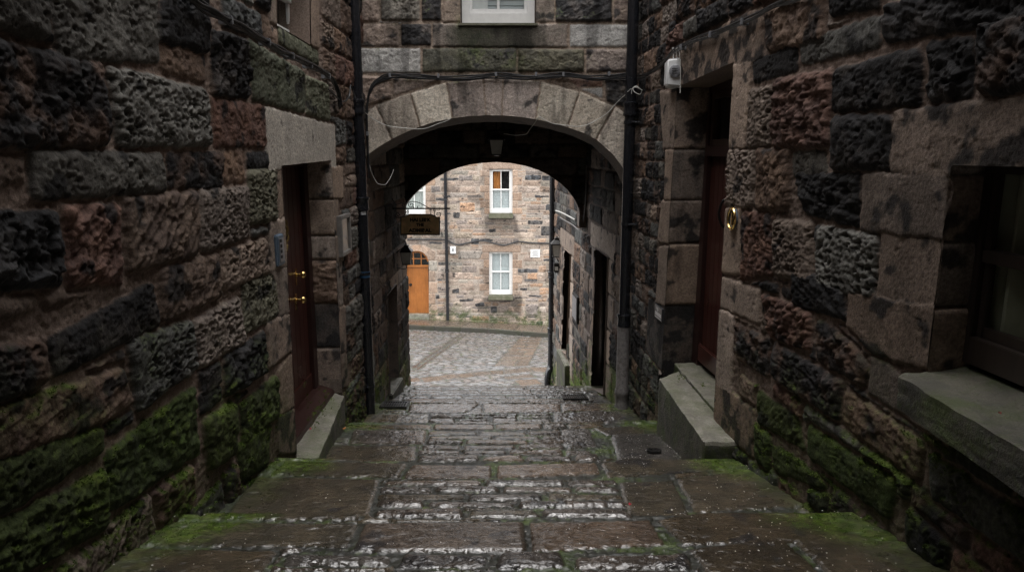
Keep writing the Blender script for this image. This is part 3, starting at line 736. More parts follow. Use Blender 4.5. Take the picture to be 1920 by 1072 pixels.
# upper left window
def window(fr, u0, u1, v0, v1, d, parent, mat=None, fw=.06, bars=(1, 1), pane=None, back=None, backd=.12, sash=True, nm='window', split=.5):
    mat = mat or M['white']; b = MB(); t = .05
    b.box(fr, u0, u0+fw, v0, v1, d-t, d); b.box(fr, u1-fw, u1, v0, v1, d-t, d); b.box(fr, u0+fw, u1-fw, v1-fw, v1, d-t, d-.001); b.box(fr, u0+fw, u1-fw, v0, v0+fw*1.5, d-t, d+.004)
    vm = v0+(v1-v0)*split; s = fw*.55
    iu0, iu1 = u0+fw, u1-fw
    if sash:
        b.box(fr, iu0, iu1, vm-s/2, vm+s/2+.01, d-t, d-.006)
        for a, e, dd in ((vm+s/2+.01, v1-fw, d-.012), (v0+fw*1.5, vm-s/2, d-.022)):
            b.box(fr, iu0, iu0+s*.8, a, e, dd-.025, dd); b.box(fr, iu1-s*.8, iu1, a, e, dd-.025, dd)
            for k in range(bars[0]):
                uu = iu0+(iu1-iu0)*(k+1)/(bars[0]+1); b.box(fr, uu-.011*fw/.06, uu+.011*fw/.06, a, e, dd-.02, dd-.003)
            if e < vm: b.box(fr, iu0+s*.8, iu1-s*.8, a, a+s*1.1, dd-.025, dd-.002)
    w = b.build(nm, mat, parent, bevel=.003)
    p = MB(); p.grid(fr.pt(u0+fw*.5, v0+fw*.5, d-.035), fr.pt(u1-fw*.5, v0+fw*.5, d-.035), fr.pt(u1-fw*.5, v1-fw*.5, d-.035), fr.pt(u0+fw*.5, v1-fw*.5, d-.035), 1, 1); p.build('pane', pane or M['glass'], w)
    if back:
        nm2, m2, kind = back; q = MB()
        if kind == 'slats':
            k = int((v1-v0)/.05)
            for i in range(k):
                vv = v0+(v1-v0)*i/k; q.box(fr, u0+fw*.6, u1-fw*.6, vv, vv+(v1-v0)/k*.82, d-backd-.004-.012, d-backd)
            q.box(fr, u0+.01, u1-.01, v0, v1, d-backd-.05, d-backd-.03)
        else:
            n = 60; pts = [(u0+(u1-u0)*i/n, d-backd+.022*math.sin(i*1.15)+.008*math.sin(i*2.7)) for i in range(n+1)]
            for (a, da), (e, de) in zip(pts[:-1], pts[1:]): q.grid(fr.pt(a, v0, da), fr.pt(e, v0, de), fr.pt(e, v1, de), fr.pt(a, v1, da), 1, 1)
        q.build(nm2, m2, w, smooth=True, merge=True)
    return w
reveal(LW, lwin, .20, M['dressed'], LB, 'window_surround', close=True)
lu = [p[0] for p in lwin]; lv = [p[1] for p in lwin]
window(LW, min(lu)-.02, max(lu)+.02, min(lv)-.02, max(lv)+.05, -.10, LB, back=('curtain', M['dark'], 'folds'))
# bulk of the left building
b = MB()
b.box(LW, -5, 7.56, 1.70, 4.8, -.60, -.004); b.box(LW, -5, 1.36, -3.2, 1.699, -.60, .0)
b.box(LW, -5, 10.3, -6, 4.8, -4, -.62)
b.build('upper_wall', M['dressed_dark'], LB)
# ================================================================== RIGHT BUILDING
RB = thing('stone_building', (1.45, 5.4, -2.3), 'dark rubble house on the right with brown dressed stone round its door and low window', 'building')
def c3(pts): return [(1180+x/1.985, y/1.985) for x, y in pts]
right = [
 ([(1447,15),(1555,-5),(1555,80),(1447,91)],'b'), ([(1565,-40),(1664,-50),(1659,12),(1568,30)],'k'), ([(1669,12),(1990,-60),(1990,25),(1671,80)],'k'),
 ([(1510,80),(1664,30),(1661,86),(1512,121)],'g'), ([(1419,116),(1502,86),(1502,131),(1419,156)],'k'), ([(1462,151),(1568,133),(1565,275),(1457,275)],'r'),
 ([(1413,171),(1455,161),(1452,272),(1409,275)],'p'), ([(1573,131),(1739,93),(1739,194),(1570,209)],'k'), ([(1752,81),(1837,71),(1835,181),(1752,191)],'k'),
 ([(1857,50),(2000,10),(2000,170),(1855,176)],'K'), ([(1573,219),(1684,217),(1681,317),(1570,317)],'k'), ([(1689,212),(2010,172),(2010,330),(1760,330),(1684,322)],'f'),
 ([(1366,282),(1425,282),(1417,388),(1360,385)],'p'), ([(1429,282),(1490,282),(1487,388),(1427,393)],'b'), ([(1497,287),(1555,285),(1560,322),(1495,327)],'g'),
 ([(1500,327),(1623,327),(1618,423),(1517,398)],'k'), ([(1633,327),(1790,327),(1790,448),(1626,431)],'f'), ([(1400,398),(1457,403),(1457,514),(1397,524)],'r'),
 ([(1462,413),(1533,418),(1533,529),(1460,514)],'p'), ([(1540,423),(1656,443),(1651,564),(1543,534)],'G'), ([(1664,441),(1790,451),(1790,572),(1656,563)],'f'),
 ([(1497,502),(1590,537),(1597,600),(1497,570)],'k'), ([(1376,116),(1417,113),(1404,277),(1366,277)],'d'), ([(1360,390),(1397,392),(1394,512),(1350,510)],'d'),
 ([(1345,515),(1433,547),(1430,606),(1345,568)],'d'), ([(1340,572),(1382,592),(1378,742),(1336,716)],'d'), ([(1338,706),(1423,770),(1420,855),(1336,785)],'D'),
 ([(1438,552),(1529,586),(1529,656),(1453,631)],'r'), ([(1385,606),(1455,641),(1450,707),(1385,668)],'K'), ([(1460,641),(1590,717),(1584,788),(1458,707)],'K'),
 ([(1541,600),(1595,630),(1640,690),(1632,722),(1544,677)],'K'), ([(1602,545),(1790,575),(1790,700),(1650,662),(1600,610)],'f'), ([(1645,668),(1690,697),(1770,815),(1640,735)],'f'),
 ([(1526,798),(1690,904),(1680,975),(1524,853)],'m'), ([(1428,732),(1503,783),(1520,845),(1430,790)],'m'), ([(1595,732),(1741,833),(1736,900),(1590,793)],'b'),
 ([(1756,853),(1960,985),(1950,1060),(1760,930)],'g'), ([(1453,833),(1524,874),(1560,914),(1463,884)],'m'), ([(1423,795),(1453,818),(1450,882),(1425,862)],'m'),
 # lintel and far jamb of the right door
 ([(1262,95),(1437,15),(1437,110),(1262,178)],'D'), ([(1244,172),(1294,172),(1290,278),(1250,278)],'d'), ([(1255,282),(1290,282),(1288,374),(1252,374)],'d'),
 ([(1247,378),(1290,378),(1286,458),(1240,452)],'d'), ([(1243,462),(1285,464),(1282,580),(1236,568)],'d'), ([(1221,560),(1282,584),(1278,690),(1240,690),(1216,655)],'k'),
]
T['e_'] = ((.085,.078,.073),(.12,.10,.088), .014, .0022, .003, .5, .008, .006)
right[-1] = (right[-1][0], 'e')
rex = [(S(RW, p), t) for p, t in right]
ru0, ru1 = 4.80, 6.06
rd = [(4.80, .575), (6.02, .52), (6.14, -2.15), (4.80, -2.15)]
wu1, wv0 = RW.px(1757, 692); wv1 = RW.px(1748, 308)[1]
rwn = [(1.70, wv1), (wu1, wv1), (wu1+.01, wv0-.035), (1.70, wv0-.035)]
us = [1.25]
while us[-1] < 7.5: us.append(us[-1]+np.clip(.0011*us[-1]**2, .0026, .011))
us[-1] = 7.54
vs = np.arange(-2.95, 1.78, .0065)
fill = courses(1.2, 7.7, -3.0, 1.9, (.15, .32), (.2, .5), ['k', 'K', 'b', 'r', 'g', 'p', 'K', 'k'], rng)
fill = [(p, t) for p, t in fill if min(q[0] for q in p) < 6.1]+courses(6.15, 7.7, -3.0, 1.9, (.14, .22), (.15, .28), ['k', 'k', 'K', 'b', 'g', 'p'], rng)
hf('wall', RW, us, vs, rex, fill, [rd, rwn], RB, M['wall'], mossf=wall_moss('R'), mortar=(.29, .215, .175), seed=31, mh=.017, tone=.62, dil=.012, tufts=5200, hook=wall_hook, keep=lambda U, V: V > zf(U)-.12)
reveal(RW, [rd[3], rd[0], rd[1]], .36, M['dressed'], RB)
block_reveal(RW, rd[1], rd[2], .36, [150, 280, 376, 460, 582, 760], ['D', 'D', 'D', 'd', 'e'], RB, 72, px=1268)
block_reveal(RW, rwn[1], rwn[2], .15, [290, 325, 448, 571, 720], ['f', 'f', 'f', 'f'], RB, 73, px=1752)
reveal(RW, [rwn[3], rwn[0], rwn[1]], .15, M['dressed'], RB, 'window_surround')
# right door with transom
tv = .02
rdo = planks(RW, 4.90, 5.98, -1.80, tv-.06, -.27, .10).build('door', M['red'], RB, bevel=.002)
b = MB(); b.box(RW, 4.78, 4.898, -1.86, .62, -.33, -.235); b.box(RW, 5.982, 6.15, -1.86, .62, -.33, -.235); b.box(RW, 4.899, 5.981, tv-.058, tv+.03, -.33, -.225); b.box(RW, 4.899, 5.981, .47, .62, -.33, -.237)
b.build('door_frame', M['reddark'], RB, bevel=.004)
tr = MB(); tr.box(RW, 4.90, 4.95, tv+.032, .468, -.31, -.25); tr.box(RW, 5.93, 5.98, tv+.032, .468, -.31, -.25); tr.box(RW, 4.951, 5.929, .42, .468, -.31, -.25); tr.box(RW, 4.951, 5.929, tv+.032, tv+.08, -.31, -.25)
trw = tr.build('transom_window', M['brownwood'], RB, bevel=.003)
b = MB(); b.grid(RW.pt(4.93, tv+.05, -.285), RW.pt(5.95, tv+.05, -.285), RW.pt(5.95, .45, -.285), RW.pt(4.93, .45, -.285), 1, 1); b.build('pane', M['glassdark'], trw)
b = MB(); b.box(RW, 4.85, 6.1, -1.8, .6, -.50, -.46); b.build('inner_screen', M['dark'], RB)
b = MB(); b.box(RW, 4.90, 5.98, -1.80, -1.64, -.262, -.235); b.build('weather_board', M['red'], rdo, bevel=.01, seg=3)
u, v = RW.px(1362, 398, -.25); b = MB(); b.tube([RW.pt(u, v+.10, -.262), RW.pt(u, v+.085, -.215), RW.pt(u+.01, v-.02, -.195), RW.pt(u, v-.11, -.225), RW.pt(u, v-.12, -.262)], .010, 8, 5)
b.box(RW, u-.022, u+.022, v-.17, v+.15, -.269, -.258); b.build('handle', M['iron'], rdo, smooth=True)
# steps
P = [(1.56, 4.37), (1.262, 4.39), (1.238, 5.72), (1.50, 5.98)]
hexstep(P[::-1], -2.65, -1.872, 'door_step', M['step'], RB)
P = [(rwx(4.79)+.34, 4.79), (rwx(4.79)+.005, 4.79), (rwx(6.08)+.06, 6.08), (rwx(6.08)+.34, 6.08)]
hexstep(P[::-1], -2.3, -1.845, 'door_sill', M['step'], RB, bevel=.008)
# right window
wm = window(RW, 1.66, wu1+.05, wv0+.03, wv1+.04, -.10, RB, M['darksash'], .07, (1, 1), M['glassdark'], ('curtain', M['olive'], 'folds'), .07, split=.52)
b = MB(); a = RW.px(1684, 697); zz = wv0
b.prism(Frame((0, 0, 0), (0, 1, 0), Z3, (1, 0, 0)), [(0, 0), (0, 0), (0, 0)], 0, 0) if False else None
P = [(rwx(1.3)+.16, 1.3), (1.435, 1.3), (1.461, 2.567), (rwx(2.6)+.02, 2.64), (rwx(2.6)+.16, 2.62)]
b = MB(); n = len(P); b._add([(x, y, zz-.14) for x, y in P]+[(x, y, zz+(.012 if i in (0, 4) else -.012)) for i, (x, y) in enumerate(P)], [tuple(range(n))[::-1], tuple(range(n, 2*n))]+[(i, (i+1) % n, n+(i+1) % n, n+i) for i in range(n)])
b.build('window_sill', M['sill'], RB, bevel=.012, seg=3, side=M['stepside'], cuts=26, rough=.014, smooth=True)
b = MB()
b.box(RW, -5, 7.54, 1.76, 4.8, -.70, -.004); b.box(RW, -5, 1.26, -3.2, 1.759, -.70, .0)
b.box(RW, -5, 14.3, -6, 4.8, -4, -.72)
b.build('upper_wall', M['dressed_dark'], RB)
# ================================================================== ARCH BUILDING
AB = thing('stone_building', (-.15, 8.9, -3.0), 'stone house bridging the close on a wide round arch under a white sash window', 'building')
def c5(pts): return [(640+x/2.552, y/2.552) for x, y in pts]
intr_c = [(110,755),(165,712),(240,667),(310,634),(375,607),(450,583),(530,567),(610,557),(692,553),(768,553),(850,560),(930,572),(1010,588),(1085,610),(1155,636),(1220,668),(1300,740),(1345,800),(1372,860)]
intr = [FW.px(*p) for p in c5(intr_c)]
j = [((100,545),(110,760)),((165,505),(240,665)),((330,445),(375,605)),((505,395),(530,565)),((680,378),(692,553)),((775,378),(768,553)),((955,390),(930,570)),((1140,440),(1085,605)),((1310,510),(1220,665)),((1400,570),(1365,835))]
fex = []
kinds = ['d', 'D', 'p', 'd', 'd', 'D', 'l', 'l', 'd']
T['w'] = ((.36,.31,.255),(.30,.255,.21), .016, .003, .004, .02, .010, .007)
T['W'] = ((.44,.40,.34),(.38,.34,.285), .016, .003, .004, .0, .010, .007)
T['x'] = ((.29,.24,.21),(.235,.20,.175), .014, .003, .003, .12, .010, .007)
kinds = ['w', 'w', 'W', 'x', 'x', 'x', 'W', 'W', 'w']
for (a, b), k in zip(zip(j[:-1], j[1:]), kinds):
    q = []
    for (e, i), s in ((a, 1), (b, -1)):
        e = np.array(e, float); i = np.array(i, float); dd = (i-e)/np.linalg.norm(i-e); i = i+dd*26
        q.append((e+np.array([3*s, 0]), i+np.array([3*s, 0])))
    fex.append((S(FW, c5([q[0][0], q[1][0], q[1][1], q[0][1]])), k))
T['n'] = ((.105,.100,.074),(.078,.075,.06), .030, .016, .008, .22, .015, .010)
T['q'] = ((.21,.165,.135),(.16,.125,.105), .026, .014, .006, .15, .015, .010)
T['Q'] = ((.055,.052,.05),(.10,.085,.075), .028, .018, .008, .5, .015, .010)
T['a'] = ((.32,.30,.275),(.25,.235,.215), .018, .007, .005, .12, .012, .008)
T['t'] = ((.20,.16,.13),(.16,.13,.105), .016, .003, .003, .18, .008, .006)
T['u'] = ((.27,.16,.115),(.21,.13,.10), .024, .012, .006, .10, .015, .010)
fr_st = [([(95,-10),(180,-10),(180,105),(95,105)],'q'), ([(190,-60),(375,-60),(375,100),(190,100)],'g'), ([(385,-20),(478,-20),(478,100),(385,100)],'Q'),
 ([(487,-60),(590,-60),(590,108),(487,108)],'t'), ([(915,-60),(1018,-60),(1020,105),(915,105)],'t'), ([(1025,-5),(1295,-20),(1295,105),(1025,105)],'Q'), ([(1305,-40),(1410,-40),(1410,105),(1305,105)],'q'),
 ([(60,115),(275,115),(275,225),(60,225)],'q'), ([(286,115),(430,115),(430,218),(286,218)],'Q'), ([(437,112),(1080,115),(1080,228),(437,225)],'t'), ([(1092,118),(1420,118),(1420,225),(1092,225)],'a'),
 ([(60,232),(378,232),(378,350),(60,350)],'a'), ([(388,232),(838,232),(838,345),(388,345)],'n'), ([(846,235),(1162,235),(1162,345),(846,345)],'n'), ([(1172,235),(1420,235),(1420,345),(1172,345)],'q'),
 ([(60,360),(240,370),(240,472),(60,530)],'q'), ([(248,372),(500,375),(335,435),(248,462)],'q'), ([(520,370),(680,360),(680,372),(520,388)],'q'), ([(780,360),(1070,365),(1050,385),(780,372)],'q'),
 ([(1080,376),(1250,376),(1250,415),(1130,415)],'u'), ([(1140,425),(1250,420),(1250,472)],'a'), ([(1260,380),(1420,378),(1420,540),(1270,485)],'Q')]
fex = [(S(FW, c5(p)), t) for p, t in fr_st]+fex
botL, botR = (FW.px(690, 300)[0]-.5, -3.4), (intr[-1][0], -3.4)
arch_hole = [(intr[0][0]-.5, intr[0][1]-.55)]+intr+[botR, botL]
win0, win1 = FW.px(865, 46), FW.px(1003, 46)
wh = [(win0[0]-.01, win0[1]), (win1[0]+.01, win1[1]), (win1[0]+.01, 2.2), (win0[0]-.01, 2.2)]
def fmoss(U, V, sd, gv, n1, n2):
    s0 = FW.px(935, 60)[1]
    m = sstep(.55, .05, np.abs(U+.15)-.25*n1)*sstep(-.55, -.05, V-s0)*sstep(.28, .02, V-s0)*sstep(-.25, .35, n1+.5*n2)
    m2 = sstep(.02, .3, n1+.25*n2-.25)*sstep(.0, -.6, gv)*.6
    return np.clip(m*.42+m2*.6, 0, .8)
def fhook(U, V, h, c, wet, sd, idx):
    s0, s1 = FW.px(935, 50)[1], FW.px(935, 88)[1]
    st = sstep(.62, .30, np.abs(U+.15)+.1*fbm(U*6, V*3, 3, 60))*sstep(s1-.06, s1+.01, V)*sstep(s0+.03, s0-.02, V)*.85
    c = c*(1-st[..., None])+np.array([.032, .033, .024])*st[..., None]
    k = sstep(.1, .5, fbm(U*5, V*1.2, 4, 61))*.5
    return h, c*(1-k)[..., None], wet
fill = courses(-1.7, 1.4, -3.1, 2.2, (.18, .26), (.25, .6), ['q', 'Q', 'a', 'q', 'g'], rng)
hf('front_wall', FW, np.arange(-1.60, 1.335, .0075), np.arange(-2.9, 1.95, .0075), fex, fill, [arch_hole, wh], AB, M['wall'], mossf=fmoss, mortar=(.21, .165, .13), seed=41, hook=fhook, gap=.012, warp=.007, tone=1.42)
# arch ring soffit, vault, inner walls
def strip(A, B, name, mat, n=6, parent=AB, rough=.006):
    b = MB(); m = len(A)
    for i in range(m-1): b.grid(A[i], A[i+1], B[i+1], B[i], 2, n)
    return b.build(name, mat, parent, smooth=True, merge=True, rough=rough, ang=60)
ip = [(intr[0][0]-.5, intr[0][1]-.55)]+intr
dn = lambda p, k: (p[0]*(1-.03*k)-.15*.03*k, p[1]-.05*k)
A_ = [FW.pt(*p, .014) for p in ip]; B_ = [FW.pt(p[0]*.985, p[1]-.055, -.30) for p in ip]
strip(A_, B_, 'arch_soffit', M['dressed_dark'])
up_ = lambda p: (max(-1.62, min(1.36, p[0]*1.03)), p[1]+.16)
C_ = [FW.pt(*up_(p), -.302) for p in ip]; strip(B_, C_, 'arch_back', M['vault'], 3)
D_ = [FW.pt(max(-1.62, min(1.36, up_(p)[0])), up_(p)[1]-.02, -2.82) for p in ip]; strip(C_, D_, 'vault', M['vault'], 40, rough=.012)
rear_px = [(752,402),(757,388),(766,375),(775,365),(788,353),(800,344),(820,331),(840,321),(860,314),(880,309),(905,305.5),(930,304),(958,306),(985,311),(1010,319),(1030,329),(1050,343),(1065,357),(1077,373),(1085,390),(1088,412)]
rear = [AW.px(*p) for p in rear_px]
rear[0] = (-1.60, rear[0][1])
rh1 = [(-1.62, rear[1][1]-.05)]+rear[1:]+[(rear[-1][0], -4), (-1.62, -4)]
cv = AW.px(1090, 424)[1]
rh2 = [(-1.7, cv), (1.3, cv), (1.3, -4.2), (-1.7, -4.2)]
fill = courses(-1.7, 1.4, -3.9, 1.2, (.16, .26), (.25, .6), ['q', 'Q', 'q', 'g'], rng)
hf('rear_wall', AW, np.arange(-1.60, 1.2, .014), np.arange(-1.2, .9, .014), [], fill, [rh1, rh2], AB, M['wall'], mortar=(.08, .065, .055), seed=43, tone=.55)
ra = [AW.pt(*p, .012) for p in rear]; rb_ = [AW.pt(*p, -.26) for p in rear]; strip(ra, rb_, 'rear_arch_soffit', M['dressed_dark'], 4)
b = MB(); cu = AW.px(1087, 410)[0]; b.box(AW, cu-.01, 1.2, cv-.02, AW.px(1088, 402)[1], -.27, .03); b.build('corbel', M['dressed_dark'], AB, bevel=.012)
# passage walls
TW = dict(tone=.8, mortar=(.13, .10, .085), hs=.8, nf=1.2, warp=.008)
def pmoss(U, V, sd, gv, n1, n2):
    hgt = V-zf(U); return sstep(.75, .0, hgt-.4*n1)*sstep(-.4, .3, n2+n1+.15)*.85
ptypes = ['b', 'B', 'p', 'd', 'q', 'Q', 'g', 'K']
pl_d = S(LW, [(723, 553), (740, 533), (744, 724), (728, 742)])
fill = courses(7.4, 10.5, -4.2, .7, (.20, .34), (.3, .7), ptypes, rng)
pex = [([(pl_d[1][0], -4.8), (pl_d[1][0]+.28, -4.8), (pl_d[1][0]+.28, -.9), (pl_d[1][0]-.02, -.9)], 'd'), ([(pl_d[0][0]-.25, -4.8), (pl_d[0][0], -4.8), (pl_d[0][0], -.9), (pl_d[0][0]-.25, -.9)], 'd')]
hf('passage_wall', LW, np.arange(7.5, 10.33, .014), np.arange(-3.9, .6, .012), [], fill, [pl_d], AB, M['wall'], mossf=pmoss, seed=51, **TW)
reveal(LW, [pl_d[3], pl_d[0], pl_d[1], pl_d[2]], .45, M['dressed_dark'], AB, 'doorway_surround')
b = planks(LW, pl_d[0][0]-.1, pl_d[2][0]+.1, -4.0, pl_d[0][1]+.2, -.42, .12); b.build('door', M['brownwood'], AB, bevel=.002)
zst = pl_d[3][1]+.03
b = MB(); b.hexa([(-1.9, pl_d[3][0], zst-.5), (-1.50, pl_d[3][0]-.02, zst-.5), (-1.47, pl_d[2][0]+.02, zst-.5), (-1.9, pl_d[2][0], zst-.5), (-1.9, pl_d[3][0], zst), (-1.50, pl_d[3][0]-.02, zst), (-1.47, pl_d[2][0]+.02, zst), (-1.9, pl_d[2][0], zst)])
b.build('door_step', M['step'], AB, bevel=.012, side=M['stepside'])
# right passage wall runs on past the arch: two buildings share the line
RB2 = thing('stone_building', (.9, 12.4, -4.4), 'rubble house end beyond the arch on the right with lantern and dark doorway', 'building')
d1 = S(RW, [(1117, 463), (1143, 482), (1135, 740), (1109, 726)])
d2 = S(RW, [(1059, 465), (1072, 476), (1064, 664), (1053, 656)])
fill = courses(7.4, 14.5, -5.4, .7, (.20, .32), (.28, .6), ['b', 'Q', 'p', 'K', 'q', 'k', 'g'], rng)
def jambs(d, w=.22): 
    a, c = min(p[0] for p in d), max(p[0] for p in d); t = max(p[1] for p in d); o = []
    z = t
    o.append(([(a-w-.1, t-.02), (c+w+.1, t-.02), (c+w+.1, t+.3), (a-w-.1, t+.3)], 'd'))
    for i in range(6):
        ww = w+(.1 if i % 2 else -.03); o.append(([(a-ww, z-.45), (a+.05, z-.45), (a+.05, z-.03), (a-ww, z-.03)], 'd')); o.append(([(c-.05, z-.45), (c+ww, z-.45), (c+ww, z-.03), (c-.05, z-.03)], 'D')); z -= .45
    return o
xs1 = np.arange(7.5, 10.34, .014); xs2 = np.arange(10.32, 14.36, .016)
hf('passage_wall', RW, xs1, np.arange(-3.9, .6, .012), jambs(d1), fill, [d1], AB, M['wall'], mossf=pmoss, seed=52, **TW)
hf('wall', RW, xs2, np.arange(-5.2, 1.4, .014), jambs(d2), fill, [d2], RB2, M['wall'], mossf=pmoss, seed=53, **{**TW, 'mortar': (.2, .16, .13)})
reveal(RW, [d1[0], d1[1], d1[2], d1[3]], .45, M['dressed_dark'], AB, 'doorway_surround'); reveal(RW, d2, .30, M['dressed'], RB2, 'doorway_surround')
planks(RW, d1[1][0]-.1, d1[0][0]+.1, -4, d1[0][1]+.3, -.43, .12).build('door', M['brownwood'], AB, bevel=.002)
planks(RW, d2[1][0]-.1, d2[0][0]+.1, -5, d2[0][1]+.3, -.28, .12).build('door', M['brownwood'], RB2, bevel=.002)
for d, o, par in ((d1, .12, AB), (d2, .09, RB2)):
    z0 = min(p[1] for p in d)+.02; a, c = min(p[0] for p in d), max(p[0] for p in d); b = MB(); b.box(RW, a-.02, c+.02, z0-.9, z0, -.4, o); b.build('door_step', M['step'], par, bevel=.012, side=M['stepside'])
# upper mass of the arch building
b = MB(); b.box(FW, -1.62, 1.36, 1.93, 4.8, -.5, -.002)
b._add([(-1.62, 7.82, .72), (1.36, 7.82, .72), (1.2, 10.28, .72), (-1.62, 10.28, .72), (-1.62, 7.82, 4.8), (1.36, 7.82, 4.8), (1.2, 10.28, 4.8), (-1.62, 10.28, 4.8)], [(3,2,1,0),(4,5,6,7),(0,1,5,4),(1,2,6,5),(2,3,7,6),(3,0,4,7)])
b.box(AW, -6, 6, .9, 4.8, -.02, .02) if False else None
b.build('upper_wall', M['dressed_dark'], AB)
b = MB(); b.box(LW, 7.57, 10.34, .55, 4.8, -.6, -.03); b.box(LW, 10.30, 10.34, -5.5, .549, -.65, -.012); b.build('side_wall', M['dressed_dark'], AB)
b = MB(); b.box(RW, 10.36, 14.34, 1.38, 4.8, -.7, -.01); b.box(RW, 14.31, 14.35, -6, 1.379, -.75, -.02); b.box(RW, 7.56, 10.35, .55, 4.8, -.7, -.03); b.build('upper_wall', M['dressed_dark'], RB2)
# top window
fw_ = window(FW, win0[0], win1[0], win0[1]+.012, 2.15, -.10, AB, M['white'], .075, (1, 1), M['glass'], ('blind', M['blind'], 'slats'), .10, split=.62)
reveal(FW, wh, .16, M['dressed'], AB, 'window_surround', close=True)
b = MB(); u, v = FW.px(897, 10); b.box(FW, u-.09, u+.09, v-.10, v+.2, -.155, -.152); b.build('paper', M['white'], fw_)
b = MB(); b.box(FW, win0[0]-.03, win1[0]+.03, win0[1]-.02, win0[1]+.008, -.12, .035); b.build('window_sill', M['sillgreen'], AB, bevel=.006)
# ================================================================== COURTYARD BUILDING
CB = thing('stone_building', (-1.3, YF, -6.8), 'pale pinkish rubble house across the wet courtyard with white sash windows', 'building')
for k, s in (('P', ((.44,.34,.27),(.36,.28,.225))), ('O', ((.46,.31,.21),(.40,.27,.19))), ('Y', ((.40,.345,.28),(.33,.29,.24))), ('E', ((.33,.27,.23),(.27,.225,.195))), ('F', ((.48,.40,.33),(.42,.34,.28)))):
    T[k] = (*s, .022, .022, .014, .10, .03, .018)
T['H'] = ((.09,.09,.095),(.13,.125,.12), .022, .02, .012, .4, .03, .018)
T['J'] = ((.44,.325,.245),(.39,.285,.215), .016, .003, .002, .04, .01, .01)
fac = []
def fq(px, t): fac.append((S(FF, px), t))
def surround(x0, y0, x1, y1):
    fq([(x0-13, y0-13), (x1+16, y0-13), (x1+16, y0+1), (x0-13, y0+1)], 'J')
    y = y0+2; i = 0
    while y < y1:
        h = 13+3*(i % 2); e = min(y+h, y1+1); w = 10+8*((i+1) % 2)
        fq([(x0-w, y), (x0+2, y), (x0+2, e-.8), (x0-w, e-.8)], 'J'); w = 10+8*(i % 2); fq([(x1-2, y), (x1+w, y), (x1+w, e-.8), (x1-2, e-.8)], 'J'); y = e; i += 1
    fq([(x0-4, y1+1), (x1+4, y1+1), (x1+4, y1+9), (x0-4, y1+9)], 'E')
wins = [(918, 317, 961, 401), (917, 472, 961, 554), (754, 318, 798, 404)]
for w in wins: surround(*w)
fq([(850, 398), (862, 398), (862, 409), (850, 409)], 'H'); fq([(1014, 424), (1034, 424), (1034, 442), (1014, 442)], 'H'); fq([(890, 569), (907, 566), (909, 574), (892, 575)], 'H'); fq([(848, 542), (861, 540), (861, 550), (848, 550)], 'H')
fq([(971, 504), (1008, 504), (1008, 511), (971, 511)], 'H'); fq([(985, 570), (1009, 570), (1009, 592), (985, 592)], 'E'); fq([(862, 380), (890, 380), (890, 397), (862, 397)], 'O')
fq([(860, 471), (905, 471), (905, 485), (860, 485)], 'a')
dl, dr, dt, db = 764, 803, 471, 589
dh = [FF.px(762, 592), FF.px(804, 592), FF.px(804, 490), FF.px(800, 480), FF.px(793, 473), FF.px(784, 470), FF.px(774, 471), FF.px(762, 478)]
for k, (a, e) in enumerate(((470, 488), (489, 507), (508, 528), (529, 549), (550, 570), (571, 590))):
    fq([(802, a), (816+4*(k % 2), a), (816+4*(k % 2), e), (802, e)], 'J' if k != 1 else 'Y')
for k in range(5):
    a0, a1 = math.radians(160-k*32+14), math.radians(160-k*32-16); c0 = (784, 492)
    fq([(c0[0]+18*math.cos(a0), c0[1]-17*math.sin(a0)), (c0[0]+18*math.cos(a1), c0[1]-17*math.sin(a1)), (c0[0]+36*math.cos(a1), c0[1]-34*math.sin(a1)), (c0[0]+36*math.cos(a0), c0[1]-34*math.sin(a0))], 'J')
holes = [dh]+[[FF.px(x0, y1), FF.px(x1, y1), FF.px(x1, y0), FF.px(x0, y0)] for x0, y0, x1, y1 in wins]
fill = courses(-10.2, 6.2, -7.4, 2.2, (.12, .29), (.2, .66), ['P', 'P', 'O', 'Y', 'E', 'F', 'H', 'Y', 'E', 'P', 'F'], rng, .02, 0, .026, .35)
def facmoss(U, V, sd, gv, n1, n2):
    g = V-zc(U, YF*np.ones_like(U)); return np.clip(sstep(.75, .1, g-.5*n1)*sstep(-.5, .3, n2+n1)*.85, 0, .9)
def fachook(U, V, h, c, wet, sd, idx):
    k = np.zeros_like(U)
    for x0, y0, x1, y1 in wins:
        a, t = FF.px(x0, y1+6); b_, _ = FF.px(x1, y1+6)
        k = np.maximum(k, sstep(.45, .1, np.maximum(a-U, U-b_)+.35*fbm(U*2, V*1.2, 3, 71))*sstep(-1.3, -.2, V-t)*sstep(.1, 0, V-t))
        k = np.maximum(k, .6*sstep(.32, .1, np.abs(U-a+.15)+.2*fbm(U*3, V*2, 3, 72))*sstep(-.2, .3, V-t)*sstep(2.2, 1.5, V-t))
    s2 = sstep(.15, .5, fbm(U*1.1, V*.7, 4, 73))*.35
    return h, c*(1-.62*k)[..., None]*(1-s2)[..., None], wet
hf('facade', FF, np.arange(-9.5, 5.6, .021), np.arange(-7.35, .45, .021), fac, fill, holes, CB, M['facade'], mossf=facmoss, mossc=((.06, .085, .025), (.10, .125, .05)), mortar=(.42, .35, .29), seed=61, lum=.42,
   hook=fachook, hs=1.0, nf=.8, warp=.022, wfreq=4, gap=.024, tone=.88)
